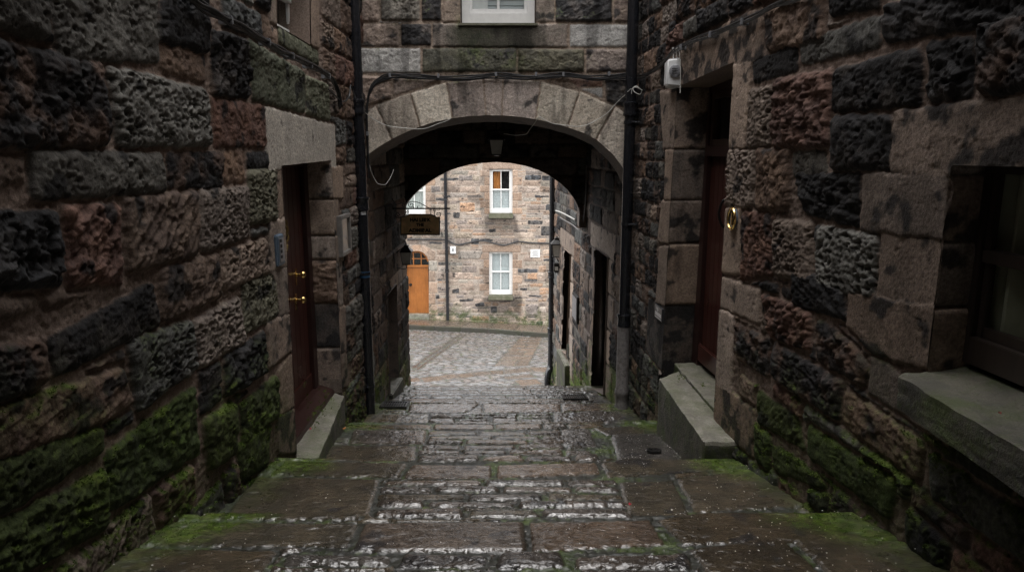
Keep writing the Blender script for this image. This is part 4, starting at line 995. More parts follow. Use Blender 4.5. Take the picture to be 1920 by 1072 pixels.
for w, (x0, y0, x1, y1) in enumerate(wins):
    a = FF.px(x0, y1); e = FF.px(x1, y0)
    reveal(FF, [(a[0], e[1]), (a[0], a[1]), (e[0], a[1]), (e[0], e[1])], .2, M['dressed_far'], CB, 'window_surround', close=True, rough=0)
    wd = window(FF, a[0]+.0, e[0]-.0, a[1]+.03, e[1], -.10, CB, M['white'], .09, (1, 1), M['glass'], ('blind', M['blind'], 'slats') if w != 2 else ('curtain', M['curtain'], 'folds'), .10, split=.53)
    if w == 0:
        # upper sash shows an orange curtain and a dark room; the blind is only half drawn
        bl = [c for c in wd.children if c.name.startswith('blind')][0]
        bpy.data.objects.remove(bl)
        q = MB(); k = 14; v0, v1 = a[1]+.1, a[1]+(e[1]-a[1])*.53
        for i in range(k): vv = v0+(v1-v0)*i/k; q.box(FF, a[0]+.06, e[0]-.06, vv, vv+(v1-v0)/k*.85, -.22, -.205)
        q.box(FF, a[0]+.05, e[0]-.05, v0, v1, -.26, -.24); q.build('blind', M['blind'], wd)
        m_ = (a[0]+e[0])/2
        q = MB(); n = 20
        for i in range(n):
            u0_, u1_ = a[0]+.05+(m_-.04-a[0])*i/n, a[0]+.05+(m_-.04-a[0])*(i+1)/n; q.grid(FF.pt(u0_, v1+.01, -.25+.02*math.sin(i*1.3)), FF.pt(u1_, v1+.01, -.25+.02*math.sin(i*1.3+1.3)), FF.pt(u1_, e[1], -.25+.02*math.sin(i*1.3+1.3)), FF.pt(u0_, e[1], -.25+.02*math.sin(i*1.3)), 1, 1)
        q.build('curtain', M['ocurtain'], wd, smooth=True, merge=True)
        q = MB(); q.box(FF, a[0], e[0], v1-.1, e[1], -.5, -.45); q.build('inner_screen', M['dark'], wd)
    b = MB(); b.box(FF, a[0]-.03, e[0]+.03, a[1]-.17, a[1]+.012, -.18, .09); b.build('window_sill', M['sillgreen'], CB, bevel=.01)
a = FF.px(dl, db); e = FF.px(dr, 500)
reveal(FF, dh[1:]+[dh[0]], .25, M['dressed_far'], CB, 'door_surround', rough=0)
od = planks(FF, a[0]-.03, e[0]-.02, a[1]+.01, e[1]-.03, -.16, .075, .04, .012).build('door', M['orange'], CB, bevel=.004)
kx_, kz_ = FF.px(769, 535); b = MB(); b.lathe(FF.pt(kx_, kz_, -.16), FF.N, [(0, .06), (.01, .06), (.012, .02), (.05, .02), (.055, .045), (.09, .045), (.095, .02)], 14); b.build('handle', M['iron'], od, smooth=True)
# fanlight: an arched frame with glazing bars
cx_, cz_ = (dh[0][0]+dh[1][0])/2, e[1]
b = MB(); b.box(FF, dh[0][0]-.02, dh[1][0]+.02, cz_-.028, cz_+.05, -.20, -.10)
top = [(p[0], p[1]) for p in dh[2:]]
for p, q in zip(top[:-1], top[1:]):
    c = (cx_, cz_); pi = (p[0]+(c[0]-p[0])*.14, p[1]+(c[1]-p[1])*.14); qi = (q[0]+(c[0]-q[0])*.14, q[1]+(c[1]-q[1])*.14)
    b.prism(FF, [p, q, qi, pi], -.20, -.12)
for t in (.36, .70):
    uu = dh[0][0]+(dh[1][0]-dh[0][0])*t; b.box(FF, uu-.018, uu+.018, cz_+.05, cz_+.58, -.19, -.125)
b.box(FF, dh[0][0], dh[1][0], cz_+.29, cz_+.32, -.19, -.127)
fan = b.build('fanlight', M['orange'], CB)
b = MB(); b.prism(FF, [(p[0], p[1]) for p in dh[2:]]+[(dh[0][0], cz_), (dh[1][0], cz_)], -.17, -.165); b.build('pane', M['glassdark'], fan)
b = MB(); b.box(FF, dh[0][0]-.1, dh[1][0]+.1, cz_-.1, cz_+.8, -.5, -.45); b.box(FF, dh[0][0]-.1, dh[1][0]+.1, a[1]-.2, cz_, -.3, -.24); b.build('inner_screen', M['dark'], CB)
b = MB(); b.box(FF, dh[0][0]-.05, dh[1][0]+.03, a[1]-.35, a[1]+.005, -.24, .10); b.build('door_step', M['step'], CB, bevel=.015)
b = MB(); b.box(FF, -9.5, 5.58, .43, .7, -.3, -.002); b.box(FF, -9.5, 5.58, -8, .7, -6, -.62); b.build('upper_wall', M['dressed_far'], CB)
b = MB(); b._add([FF.pt(-9.8, .66, .25), FF.pt(5.9, .66, .25), FF.pt(5.9, 2.6, -3.2), FF.pt(-9.8, 2.6, -3.2), FF.pt(-9.8, .66, -6.6), FF.pt(5.9, .66, -6.6)], [(0,1,2,3),(3,2,5,4),(0,3,4),(1,5,2),(0,4,5,1)]); b.build('roof', M['slate'], CB)
# ================================================================== DRAINPIPES
def pipe(x, y, z0, z1, r, label, joints=(), brackets=(), shoe=None, low=None, group=None, wall=(0, 1, 0), wd=.1):
    t = thing('drainpipe', (x, y, z0), label, 'drainpipe', 'black drainpipes on the walls')
    zs = low if low else z0
    b = MB()
    if shoe: b.tube([(x+shoe[0], y+shoe[1], z0-.02), (x+shoe[0], y+shoe[1], z0+.18), (x+shoe[0]*.75, y+shoe[1]*.75, z0+.30), (x+shoe[0]*.2, y+shoe[1]*.2, z0+.38), (x, y, z0+.48), (x, y, z0+.6)], r*1.05, 18, 4); zs = z0+.55
    b.tube_r(Vector((x, y, 0)), Vector((0, 0, 1)), [(zs, r), (z1, r)], 20); b.build('pipe', M['pipe'], t, smooth=True)
    if low:
        b = MB(); b.tube_r(Vector((x, y, 0)), Vector((0, 0, 1)), [(z0, r*1.28), (z0+.05, r*1.32), (z0+.07, r*1.2), (z0+.17, r*1.2), (z0+.19, r*1.35), (z0+.23, r*1.35), (z0+.25, r*1.18), (low+.02, r*1.18)], 20); b.build('lower_pipe', M['pipegrey'], t, smooth=True)
    for z, m in joints:
        b = MB(); b.tube_r(Vector((x, y, 0)), Vector((0, 0, 1)), [(z-.07, r*1.04), (z-.066, r*1.22), (z-.05, r*1.30), (z-.035, r*1.22), (z+.03, r*1.22), (z+.045, r*1.36), (z+.062, r*1.36), (z+.07, r*1.05)], 20); b.build('joint', M[m], t, smooth=True)
    for z in brackets:
        b = MB(); b.tube_r(Vector((x, y, 0)), Vector((0, 0, 1)), [(z-.016, r*1.12), (z+.016, r*1.12)], 20)
        n = Vector(wall).normalized(); sd = Vector((0, 0, 1)).cross(n)
        for s in (-1, 1):
            p = Vector((x, y, z))+sd*s*(r*1.1); b.tube([p+n*(wd+.03), p, p-n*.0+sd*s*.012], .011, 6)
        b.build('bracket', M['pipe'], t, smooth=True)
    return t
def zpy(px, py, y):               # height of a pixel at a given Y
    r = ray(px, py); return r[2]/r[1]*y
LPX, LPY = -1.494, 7.05
lp = pipe(LPX, LPY, -2.80, 3.55, .056, 'black drainpipe in the left corner of the arch, carrying a pale sticker', [(zpy(668, 200, LPY), 'pipe'), (zpy(679, 382, LPY), 'pipe')], [zpy(683, 512, LPY), zpy(688, 620, LPY), zpy(691, 722, LPY), zpy(668, 212, LPY)], wall=(-1, 0, 0), wd=.06)
b = MB(); z = zpy(684, 514, LPY); b.tube_r(Vector((LPX, LPY, 0)), Vector((0, 0, 1)), [(z-.028, .0575), (z+.03, .0575)], 20); b.build('tape', M['blue'], lp, smooth=True)
PF = Frame((0, LPY-.056, 0), (1, 0, 0), Z3, (0, -1, 0))
b = MB(); za, zb = zpy(684, 403, LPY-.06), zpy(684, 384, LPY-.06)
n = 6
for i in range(n):
    a0, a1 = [math.radians(-88+i_*52/n) for i_ in (i, i+1)]; c = lambda a, z: (LPX+.0572*math.cos(a), LPY+.0572*math.sin(a), z)
    b._add([c(a0, za), c(a1, za), c(a1, zb), c(a0, zb)], [(0, 1, 2, 3)])
st = b.build('sticker', M['sticker'], None); st.location = (0, 0, 0)
tag(st, 'small pale printed sticker stuck on the black left drainpipe', 'sticker')
b = MB()
for k, (a, w) in enumerate(((.16, .5), (.30, .7), (.44, .35), (.56, .75), (.68, .6), (.80, .75))):
    an = math.radians(-62); z = za+(zb-za)*a; d = .0155*w
    p = Vector((LPX+.058*math.cos(an), LPY+.058*math.sin(an), z)); tx = Vector((-math.sin(an), math.cos(an), 0))
    for dz in ((0,) if k % 2 else (0, .006)): b.tube([p-tx*d*.5+Vector((0, 0, dz)), p+tx*d*.5+Vector((0, 0, dz))], .0012, 4)
b.build('lettering', M['black'], st)
RPY = 7.25; RPX = .1627*RPY
zc_ = zpy(1172, 600, RPY)
pipe(RPX, RPY, -2.74, 3.55, .056, 'drainpipe in the right corner of the arch, black above and worn grey below', [(zpy(1192, 205, RPY), 'pipe'), (zc_, 'pipe')], [zpy(1190, 230, RPY), zpy(1178, 420, RPY)], low=zc_-.05, wall=(1, 0, 0), wd=.1)
# far right pipe, and the courtyard pipe
r = ray(1036, 400); k = 13.9/r[1]; X3 = float(r[0]*k)
pipe(X3, 13.9, zpy(1028, 722, 13.9), 2.2, .062, 'black drainpipe with a foot bend beyond the arch beside the wall lantern', [(zpy(1032, 515, 13.9), 'pipe'), (zpy(1031, 620, 13.9), 'pipe')], [zpy(1036, 395, 13.9), zpy(1033, 560, 13.9)], shoe=(-.07, -.12), wall=(1, 0, 0), wd=.1)
r = ray(837, 450); k = (YF-.10)/r[1]; X4 = float(r[0]*k)
pipe(X4, YF-.10, zpy(838, 599, YF-.1)-.05, .95, .062, 'black drainpipe down the middle of the pale courtyard house', [(zpy(837, z, YF-.1), 'pipe') for z in (372, 508)], [zpy(837, z, YF-.1) for z in (345, 470, 529, 556)], wall=(0, 1, 0), wd=.05)
# ================================================================== CABLES
def cable(name, fr, pts, d, r, mat, label, cat='cable', strands=((0, 0),), clips=(), ends=None, sag=0, clipmat='clip', seg=6, group=None):
    P = [Vector(fr.pt(*fr.px(*p[:2], p[2] if len(p) > 2 else d), p[2] if len(p) > 2 else d)) for p in pts]
    P = spline(P, seg); rg = random.Random(len(P)); b = MB()
    for k, (oz, od) in enumerate(strands):
        q = [p+Vector((0, 0, oz+.004*math.sin(i*.7+k*2)+.003*math.sin(i*.23+k)))+Vector(fr.N)*(od+.002*math.sin(i*.5+k*3)) for i, p in enumerate(P)]
        b.tube(q, r*(1 if k == 0 else .62), 7)
    o = b.build(name, M[mat], None, smooth=True); tag(o, label, cat, group)
    if clips:
        for (x, y) in clips:
            c = MB(); u, v = fr.px(x, y, d); w = .011
            c.box(fr, u-w, u+w, v-.026, v+.018, d-.05, d+r+.012); c.build('clip', M[clipmat], o, bevel=.004)
    return o
cable('cable', FW, [(692, 330), (690, 285), (688, 235), (689, 195), (694, 170), (706, 153), (728, 143), (765, 142), (822, 146), (880, 146), (931, 141), (990, 145), (1056, 140), (1110, 146), (1150, 144), (1184, 140)], .035, .012, 'cable',
      'bundle of black cables clipped to the front of the arch wall above the arch stones', strands=((0, 0), (.016, .004), (-.013, .006), (-.024, .002)), clips=[(731, 141), (822, 142), (930, 139), (1005, 139), (1056, 139), (1142, 138), (689, 250)])
cable('cable', LW, [(330, -30), (362, 2), (395, 22), (428, 40), (465, 60), (500, 82), (530, 99), (560, 112), (590, 128), (614, 142), (628, 160), (635, 182), (637, 200)], .085, .012, 'cable',
      'bundle of black cables sloping across the top of the left rubble wall', strands=((0, 0), (.018, .006), (-.016, .004), (.006, .018)), clips=[(428, 37), (500, 78), (545, 104), (580, 122), (614, 142)])
cable('cable', RW, [(1560, -40), (1500, -2), (1445, 17), (1395, 42), (1335, 66), (1288, 84), (1262, 100), (1240, 122), (1215, 140), (1196, 147)], .06, .011, 'cable',
      'pair of black cables along the right wall above the door lintel to the white box', strands=((0, 0), (.018, .004)), clips=[(1395, 40), (1335, 64), (1280, 88)])
cable('wire', FW, [(655, 190, .25), (672, 200, .30), (700, 224, .05), (740, 238, .05), (790, 241, .05), (825, 232, .04), (846, 222, .03)], .04, .0038, 'wire', 'thin pale wire looped across the left half of the arch stones', 'wire')
cable('wire', FW, [(1010, 219, .03), (1032, 230, .04), (1062, 236, .05), (1100, 234, .05), (1135, 214, .05), (1160, 190, .10), (1178, 172, .3), (1186, 166, .38)], .04, .0038, 'wire', 'thin pale wire drooping across the right half of the arch stones', 'wire')
cable('wire', FW, [(1011, 219, .03), (1003, 230, -.02), (993, 244, -.10), (984, 252, -.25), (968, 253, -.5), (945, 252, -.9)], .03, .004, 'wire', 'short loose wire end hanging under the crown of the arch', 'wire')
PR = Frame((0, RPY-.075, 0), (1, 0, 0), Z3, (0, -1, 0))
cable('wire', PR, [(1184, 176), (1186, 166), (1194, 163), (1203, 169), (1200, 176), (1190, 174), (1188, 166), (1197, 165), (1207, 172), (1212, 184), (1218, 191)], .0, .0038, 'wire', 'pale wire knotted in a loop round the right drainpipe', 'wire')
cable('wire', FW, [(690, 298, .02), (695, 318, .0), (701, 334, -.04), (711, 345, -.06), (722, 345, -.06), (731, 336, -.1), (738, 318, -.16)], .0, .0038, 'wire', 'thin grey wire hanging in a loop inside the left end of the arch', 'wire')
cable('wire', LW, [(616, 168, .09), (640, 190, .09), (654, 184, .09), (657, 160, .09), (663, 172, .1), (668, 192, .12)], .09, .006, 'cable', 'tangled dark wires between the left wall and the drainpipe', 'wire')
cable('cable', RW, [(1100, 310, .05), (1099, 350, .05), (1097, 390, .05), (1093, 420, .05), (1086, 430, .05), (1072, 421, .05), (1050, 408, .05)], .05, .010, 'pipegrey', 'grey cable looping down the right passage wall by the rear arch', 'cable')
cable('cable', FF, [(764, 449), (800, 449), (836, 450), (850, 457), (862, 459), (880, 455), (897, 452), (915, 453), (932, 458), (946, 460), (958, 457), (972, 453), (990, 455), (1010, 456), (1040, 457)], .06, .026, 'cable', 'black cable sagging across the pale courtyard house between its two rows of windows', strands=((0, 0), (.02, .0)))
cable('cable', RW, [(1042, 395, .06), (1060, 402, .06), (1078, 413, .06)], .06, .012, 'wire', 'pale cable pinned along the wall beyond the arch on the right', 'cable')
# ================================================================== LANTERNS
def lantern(c, w, h, label, wall=None, bracket=None, group='wall lanterns'):
    x, y, z = c; t = thing('lantern', c, label, 'lantern', 'black lanterns along the close'); a, bt = w*.5, w*.33
    zb, zt = z-h*.42, z+h*.16
    b = MB(); b._add([(x-bt, y-bt, zb), (x+bt, y-bt, zb), (x+bt, y+bt, zb), (x-bt, y+bt, zb), (x-a*.92, y-a*.92, zt), (x+a*.92, y-a*.92, zt), (x+a*.92, y+a*.92, zt), (x-a*.92, y+a*.92, zt)], [(3,2,1,0),(4,5,6,7),(0,1,5,4),(1,2,6,5),(2,3,7,6),(3,0,4,7)])
    b.build('lamp_glass', M['lampglass'], t)
    b = MB()
    for sx in (-1, 1):
        for sy in (-1, 1): b.tube([(x+sx*bt*1.02, y+sy*bt*1.02, zb), (x+sx*a*.95, y+sy*a*.95, zt)], w*.035, 6)
    for zz, k in ((zb, bt*1.12), (zt, a*1.02)):
        q = [(x-k, y-k, zz), (x+k, y-k, zz), (x+k, y+k, zz), (x-k, y+k, zz)]
        for i in range(4): b.tube([q[i], q[(i+1) % 4]], w*.04, 6)
    b.tube_r(Vector((x, y, zb)), Vector((0, 0, -1)), [(0, bt*.9), (h*.03, bt*.7), (h*.06, bt*.2)], 10)
    b.build('frame', M['iron'], t)
    b = MB()
    def fr4(z0, k0, z1, k1): b._add([(x-k0, y-k0, z0), (x+k0, y-k0, z0), (x+k0, y+k0, z0), (x-k0, y+k0, z0), (x-k1, y-k1, z1), (x+k1, y-k1, z1), (x+k1, y+k1, z1), (x-k1, y+k1, z1)], [(3,2,1,0),(4,5,6,7),(0,1,5,4),(1,2,6,5),(2,3,7,6),(3,0,4,7)])
    fr4(zt, a*1.16, zt+h*.03, a*1.16); fr4(zt+h*.03, a*1.1, zt+h*.2, a*.5); fr4(zt+h*.2, a*.42, zt+h*.29, a*.36); fr4(zt+h*.29, a*.5, zt+h*.31, a*.2)
    b.tube_r(Vector((x, y, zt+h*.30)), Vector((0, 0, 1)), [(0, w*.05), (h*.03, w*.09), (h*.06, w*.05), (h*.1, w*.015)], 10)
    b.build('cap', M['iron'], t)
    if bracket: [MB().tube(p, w*.05, 6, 4).build('bracket', M['iron'], t, smooth=True) for p in bracket]
    return t
def at(px, py, y): r = ray(px, py); return [float(v) for v in r*(y/r[1])]
c = at(931, 270, 8.6); zv = .47
lantern(c, .175, .30, 'black lantern hanging in the dark under the vault of the arch', bracket=[[(c[0], c[1], c[2]+.12), (c[0], c[1], c[2]+.2), (c[0], c[1], zv)]])
c = at(762, 478, 9.35)
lantern(c, .14, .29, 'small black wall lantern on the left passage wall below the hanging sign', bracket=[[(c[0], c[1], c[2]-.12), (c[0]-.02, c[1], c[2]-.19), (-1.56, c[1], c[2]-.16)], [(c[0], c[1], c[2]+.13), (-1.56, c[1], c[2]+.02)]])
c = at(1044, 464, 13.1); wx = rwx(13.1)
lantern(c, .20, .40, 'black wall lantern beyond the arch beside the far right drainpipe', bracket=[[(c[0], c[1], c[2]-.17), (c[0]+.03, c[1], c[2]-.26), (wx, c[1], c[2]-.2)], [(c[0], c[1], c[2]+.2), (wx, c[1], c[2]+.05)]])
c = at(1043, 501, 13.1); t = thing('floodlight', c, 'small black box light under the far right wall lantern', 'light'); q = Frame((0, 13.1, 0), (1, 0, 0), Z3, (0, -1, 0))
b = MB(); b.box(q, c[0]-.045, c[0]+.05, c[2]-.09, c[2]+.08, -.06, .06); b.box(q, c[0]+.05, wx+.02, c[2]-.02, c[2]+.02, -.02, .02); b.build('body', M['iron'], t, bevel=.01)
b = MB(); b.box(q, c[0]-.03, c[0]+.03, c[2]-.05, c[2]+.02, .06, .066); b.build('lens', M['lampglass'], t)
# ================================================================== HANGING SIGN
YS = 9.15; SFm = Frame((0, YS, 0), (1, 0, 0), Z3, (0, -1, 0)); s = lambda x, y: SFm.px(x, y)
sg = thing('hanging_sign', SFm.pt(*s(788, 391)), 'brown hanging pub-style sign on a scrolled black iron bracket before the rear arch', 'sign')
out = [(751, 440.5), (825, 441), (825, 407), (820, 407.5), (815, 404.5), (809, 401.5), (768, 401), (762, 404), (757, 407), (751, 407)]
def off(pts, k):
    c = np.mean([s(*p) for p in pts], 0); return [tuple(c+(np.array(s(*p))-c)*np.array([1-k, 1-k*1.9])) for p in pts]
b = MB(); b.prism(SFm, [s(*p) for p in out], -.02, .012); b.build('sign_frame', M['black'], sg, bevel=.003)
b = MB(); b.prism(SFm, off(out, .05), .0125, .016); board = b.build('board', M['signboard'], sg)
for txt, py, sz, sx in (('HAI LERK', 412.2, .062, 1.02), ('THE', 421.5, .052, 1.0), ('ADMIRAL', 432, .062, 1.12)):
    u, v = s(788, py); text_mesh('lettering', txt, sz, SFm, u, v, .0165, M['black'], board, sx=sx, bold=.0035)
b = MB()
P3 = lambda x, y, d=0: SFm.pt(*s(x, y), d)
b.tube([P3(728, 391), P3(841, 391)], .009, 8); b.tube_r(Vector(P3(841, 391)), Vector((1, 0, 0)), [(0, .01), (.008, .016), (.02, .004)], 8)
def scroll(cx, cy, r0, turns, a0, dirn=1, tail=()):
    pts = [P3(cx+r0*(1-.8*t)*math.cos(a0+dirn*turns*2*math.pi*t), cy+r0*(1-.8*t)*math.sin(a0+dirn*turns*2*math.pi*t)) for t in np.linspace(0, 1, 26)]
    b.tube([P3(*p) for p in tail]+pts, .0055, 6)
scroll(771, 384, 6, 1.4, math.radians(-90), -1, [(806, 391), (797, 386), (788, 381), (779, 378)])
scroll(822, 402, 5, 1.4, math.radians(90), -1, [(808, 405), (814, 407)]); scroll(814, 393.5, 2.6, 1, 0, 1, [(816, 405), (814, 400)])
scroll(757, 384, 5, 1.4, math.radians(-90), 1, [(735, 372), (742, 384), (749, 382)]); scroll(746, 403, 5, 1.4, math.radians(90), 1, [(764, 395), (758, 404), (752, 407)])
b.tube([P3(762, 391), P3(765, 397), P3(762, 404)], .006, 6); b.tube([P3(775, 391), P3(775, 387)], .006, 6); b.tube([P3(783, 391), P3(783, 386)], .006, 6)
b.tube([P3(766, 391), P3(766, 402)], .005, 6); b.tube([P3(808, 391), P3(808, 402)], .005, 6)
b.box(SFm, s(728, 391)[0]-.03, s(728, 391)[0]+.0, s(728, 405)[1], s(728, 378)[1], -.02, .02)
b.build('bracket', M['iron'], sg, smooth=True)
# ================================================================== WALL FITTINGS
def fitting(name, fr, px, d, label, cat): u, v = fr.px(*px, d); return thing(name, fr.pt(u, v, d), label, cat), u, v
t, u, v = fitting('intercom', LW, (522, 467), .03, 'small blue-grey door entry panel beside the left door', 'intercom')
b = MB(); b.box(LW, u-.085, u+.05, v-.105, v+.10, .0, .055); b.build('case', M['bluegrey'], t, bevel=.008, seg=3)
b = MB(); b.box(LW, u-.06, u+.03, v-.08, v+.075, .054, .060); b.build('panel', M['clip'], t, bevel=.004)
b = MB(); [b.box(LW, u-.045, u-.02, v-.055+k*.035, v-.035+k*.035, .059, .064) for k in range(4)]; b.build('button', M['black'], t)
t, u, v = fitting('wall_notice', LW, (645, 440), .05, 'tall glazed notice frame on the left wall beside the drainpipe', 'notice')
p0, p1 = LW.px(636, 440, .05)[0], LW.px(654, 440, .05)[0]; z0, z1 = LW.px(645, 478, .05)[1], LW.px(645, 402, .05)[1]
b = MB(); [b.box(LW, *q, .03, .075) for q in ((p0, p0+.04, z0, z1), (p1-.04, p1, z0, z1), (p0+.04, p1-.04, z0, z0+.035), (p0+.04, p1-.04, z1-.035, z1))]; b.build('frame', M['frame'], t, bevel=.004)
b = MB(); b.box(LW, p0+.04, p1-.04, z0+.035, z1-.035, .03, .052); b.build('notice', M['paper'], t)
b = MB(); b.grid(LW.pt(p0+.03, z0+.03, .06), LW.pt(p1-.03, z0+.03, .06), LW.pt(p1-.03, z1-.03, .06), LW.pt(p0+.03, z1-.03, .06), 1, 1); b.build('pane', M['glass'], t)
t, u, v = fitting('alarm_box', RW, (1248, 138), .06, 'white plastic alarm box with a round vent high on the right wall', 'alarm box')
al = [RW.px(1262, 112, .12), RW.px(1262, 165, .12)]; u = RW.px(1254, 138, .1)[0]; v0, v1 = RW.px(1254, 166, .1)[1], RW.px(1254, 110, .1)[1]
b = MB(); A0 = [(u-.10, .0), (u+.16, .0), (u+.12, .105), (u-.06, .135)]
b._add([RW.pt(a, v0+(.02 if i > 1 else 0), d) for i, (a, d) in enumerate(A0)]+[RW.pt(a, v1-(.015 if i > 1 else 0), d) for i, (a, d) in enumerate(A0)], [(3,2,1,0),(4,5,6,7),(0,1,5,4),(1,2,6,5),(2,3,7,6),(3,0,4,7)])
b.build('case', M['plastic'], t, bevel=.014, seg=3, smooth=True)
b = MB(); ctr = Vector(RW.pt(u-.085, (v0+v1)/2+.01, .07)); ax = (Vector(RW.pt(u-.10, 0, 0))-Vector(RW.pt(u-.06, 0, .135))); ax = Vector((0, 0, 1)).cross(ax).normalized(); ax = ax if ax.y < 0 else -ax
b.tube_r(ctr-ax*.02, ax, [(0, .05), (.034, .05), (.038, .042), (.036, .0)], 20); vt = b.build('vent', M['clip'], t, smooth=True)
b = MB(); [b.tube([ctr+ax*.019+Vector((0, 0, k*.018))-Vector((.03, 0, 0))*1, ctr+ax*.019+Vector((0, 0, k*.018))+Vector((.03, 0, 0))], .003, 5) for k in (-1, 0, 1)]; b.build('grille', M['black'], vt)
b = MB(); b.tube([RW.pt(u+.02, v1-.01, .06), RW.pt(u+.03, v1+.05, .06), RW.pt(u+.05, v1+.09, .06)], .005, 6, 3); b.tube([RW.pt(u-.06, v1-.02, .05), RW.pt(u-.08, v1+.06, .07), RW.pt(u-.12, v1+.05, .06), RW.pt(u-.15, v1-.1, .05), RW.pt(u-.17, v0-.05, .05)], .004, 6, 3); b.build('wire', M['wire'], t, smooth=True)
# bell
t, u, v = fitting('doorbell', RW, (1382, 410), .02, 'oval brass bell pull set in the stone beside the right door', 'doorbell')
b = MB(); ring = [RW.pt(u+.056*math.cos(a), v+.068*math.sin(a), .058) for a in np.linspace(0, 2*math.pi, 40)]; b.tube(ring, .0095, 8); b.build('rim', M['brass'], t, smooth=True)
b = MB(); b.prism(RW, [(u+.053*math.cos(a), v+.065*math.sin(a)) for a in np.linspace(0, 2*math.pi, 30)[:-1]], .02, .050); b.build('plate', M['bluegrey'], t)
b = MB(); b.tube([RW.pt(u, v-.04, .055), RW.pt(u, v+.04, .055)], .006, 6); b.tube([RW.pt(u-.02, v+.0, .055), RW.pt(u+.02, v, .055)], .005, 6); b.build('pull', M['brass'], t)
# slate plaque
t, u, v = fitting('plaque', RW, (1235, 586), .03, 'small dark plaque with white lettering on the sooty jamb right of the arch', 'plaque')
pu = [RW.px(1228, 586, .045)[0], RW.px(1242, 586, .045)[0]]; v0, v1 = RW.px(1235, 599, .045)[1], RW.px(1235, 574, .045)[1]
b = MB(); b.box(RW, pu[1], pu[0], v0, v1, .0, .05); pl = b.build('slab', M['plaque'], t, bevel=.004)
uc = (pu[0]+pu[1])/2; wd_ = pu[0]-pu[1]
text_mesh('lettering', 'The', .04, RW, uc+wd_*.1, v1-.035, .0505, M['letter'], pl); text_mesh('lettering', 'CLOSE', .04, RW, uc, (v0+v1)/2-.005, .0505, M['letter'], pl) if False else None
b = MB(); b.box(RW, uc-wd_*.42, uc+wd_*.38, (v0+v1)/2-.03, (v0+v1)/2+.002, .0495, .0512); b.box(RW, uc-wd_*.42, uc+wd_*.38, (v0+v1)/2-.052, (v0+v1)/2-.042, .0495, .0512); b.build('worn_lettering', M['letter'], pl)
# notice on far right wall
t, u, v = fitting('notice_board', RW, (1076, 580), .04, 'framed pale notice between the two dark doorways on the right passage wall', 'notice')
a, e = RW.px(1081, 580, .05)[0], RW.px(1072, 575, .05)[0]; z0, z1 = RW.px(1076, 601, .05)[1], RW.px(1076, 551, .05)[1]
b = MB(); b.box(RW, a, e, z0, z1, .0, .045); b.build('frame', M['black'], t, bevel=.005); b = MB(); b.box(RW, a+.04, e-.04, z0+.04, z1-.04, .044, .05); b.build('notice', M['clip'], t)
# courtyard box and plaque
t, u, v = fitting('utility_box', FF, (850, 468), .0, 'white utility box on the courtyard house beside its drainpipe', 'utility box')
a, e = FF.px(844.5, 475), FF.px(855, 461.5); b = MB(); b.box(FF, a[0], e[0], a[1], e[1], -.02, .12); cs = b.build('case', M['plastic'], t, bevel=.02, seg=3)
b = MB(); m_ = (a[0]+e[0])/2; b.box(FF, m_-.035, m_+.03, a[1]+.1, a[1]+.21, .119, .123); b.build('label', M['clip'], cs)
t, u, v = fitting('wall_plaque', FF, (1003, 475), .0, 'square white plaque of printed lines on the courtyard house wall', 'plaque')
a, e = FF.px(994.5, 482.5), FF.px(1012.5, 467.5); b = MB(); b.box(FF, a[0], e[0], a[1], e[1], -.02, .05); pb = b.build('board', M['white'], t, bevel=.008)
b = MB()
for k in range(6): vv = a[1]+.05+k*.042; b.box(FF, a[0]+.06+.02*(k % 3), e[0]-.06-.015*((k*2) % 3), vv, vv+.014, .049, .053)
b.build('lettering', M['clip'], pb)
# ================================================================== GRATES, LID
def gz(x, y): return float(zc(np.array(x), np.array(y)))
def grate(pts, label):
    q = gq(pts); x0, x1 = min(p[0] for p in q), max(p[0] for p in q); y0, y1 = min(p[1] for p in q), max(p[1] for p in q)
    z = gz((x0+x1)/2, (y0+y1)/2); sl = (gz(0, y1)-gz(0, y0))/(y1-y0)
    t = thing('drain_grate', ((x0+x1)/2, (y0+y1)/2, z), label, 'drain cover', 'cast iron drain grates')
    fr = Frame(((x0+x1)/2, (y0+y1)/2, z+.004), (1, 0, 0), (0, 1, sl), (0, -sl, 1)); w, h = (x1-x0)/2, (y1-y0)/2
    b = MB(); [b.box(fr, *p, -.03, .012) for p in ((-w, w, -h, -h+.025), (-w, w, h-.025, h), (-w, -w+.025, -h+.025, h-.025), (w-.025, w, -h+.025, h-.025))]; b.build('frame', M['gravel'], t, bevel=.003)
    b = MB(); n = int(w*2/.032)
    for i in range(n): uu = -w+.03+(2*w-.06)*i/n; b.box(fr, uu, uu+.015, -h+.02, h-.02, -.02, .008)
    m = int(h*2/.06)
    for i in range(m): vv = -h+.03+(2*h-.06)*i/m; b.box(fr, -w+.02, w-.02, vv, vv+.014, -.02, .0065)
    b.build('bars', M['gravel'], t); b = MB(); b.box(fr, -w+.01, w-.01, -h+.01, h-.01, -.06, -.021); b.build('pit', M['dark'], t)
grate([(713, 765), (718, 754), (765, 754), (762, 765)], 'cast iron drain grate on the step at the foot of the left drainpipe')
grate([(1056, 749), (1060, 741), (1098, 741), (1104, 749)], 'cast iron drain grate on the step inside the arch on the right')
x, y = gpx(1226, 848); z = gz(x, y)+.016; sl = (gz(x, y+.1)-gz(x, y-.1))/.2; nrm = Vector((0, -sl, 1)).normalized()
t = thing('drain_cover', (x, y, z), 'small round black lid set in the right stair slab near the door step', 'drain cover')
b = MB(); b.tube_r(Vector((x, y, z-.01)), nrm, [(0, .058), (.016, .058), (.018, .05), (.013, .048)], 22); b.build('rim', M['gravel'], t, smooth=True)
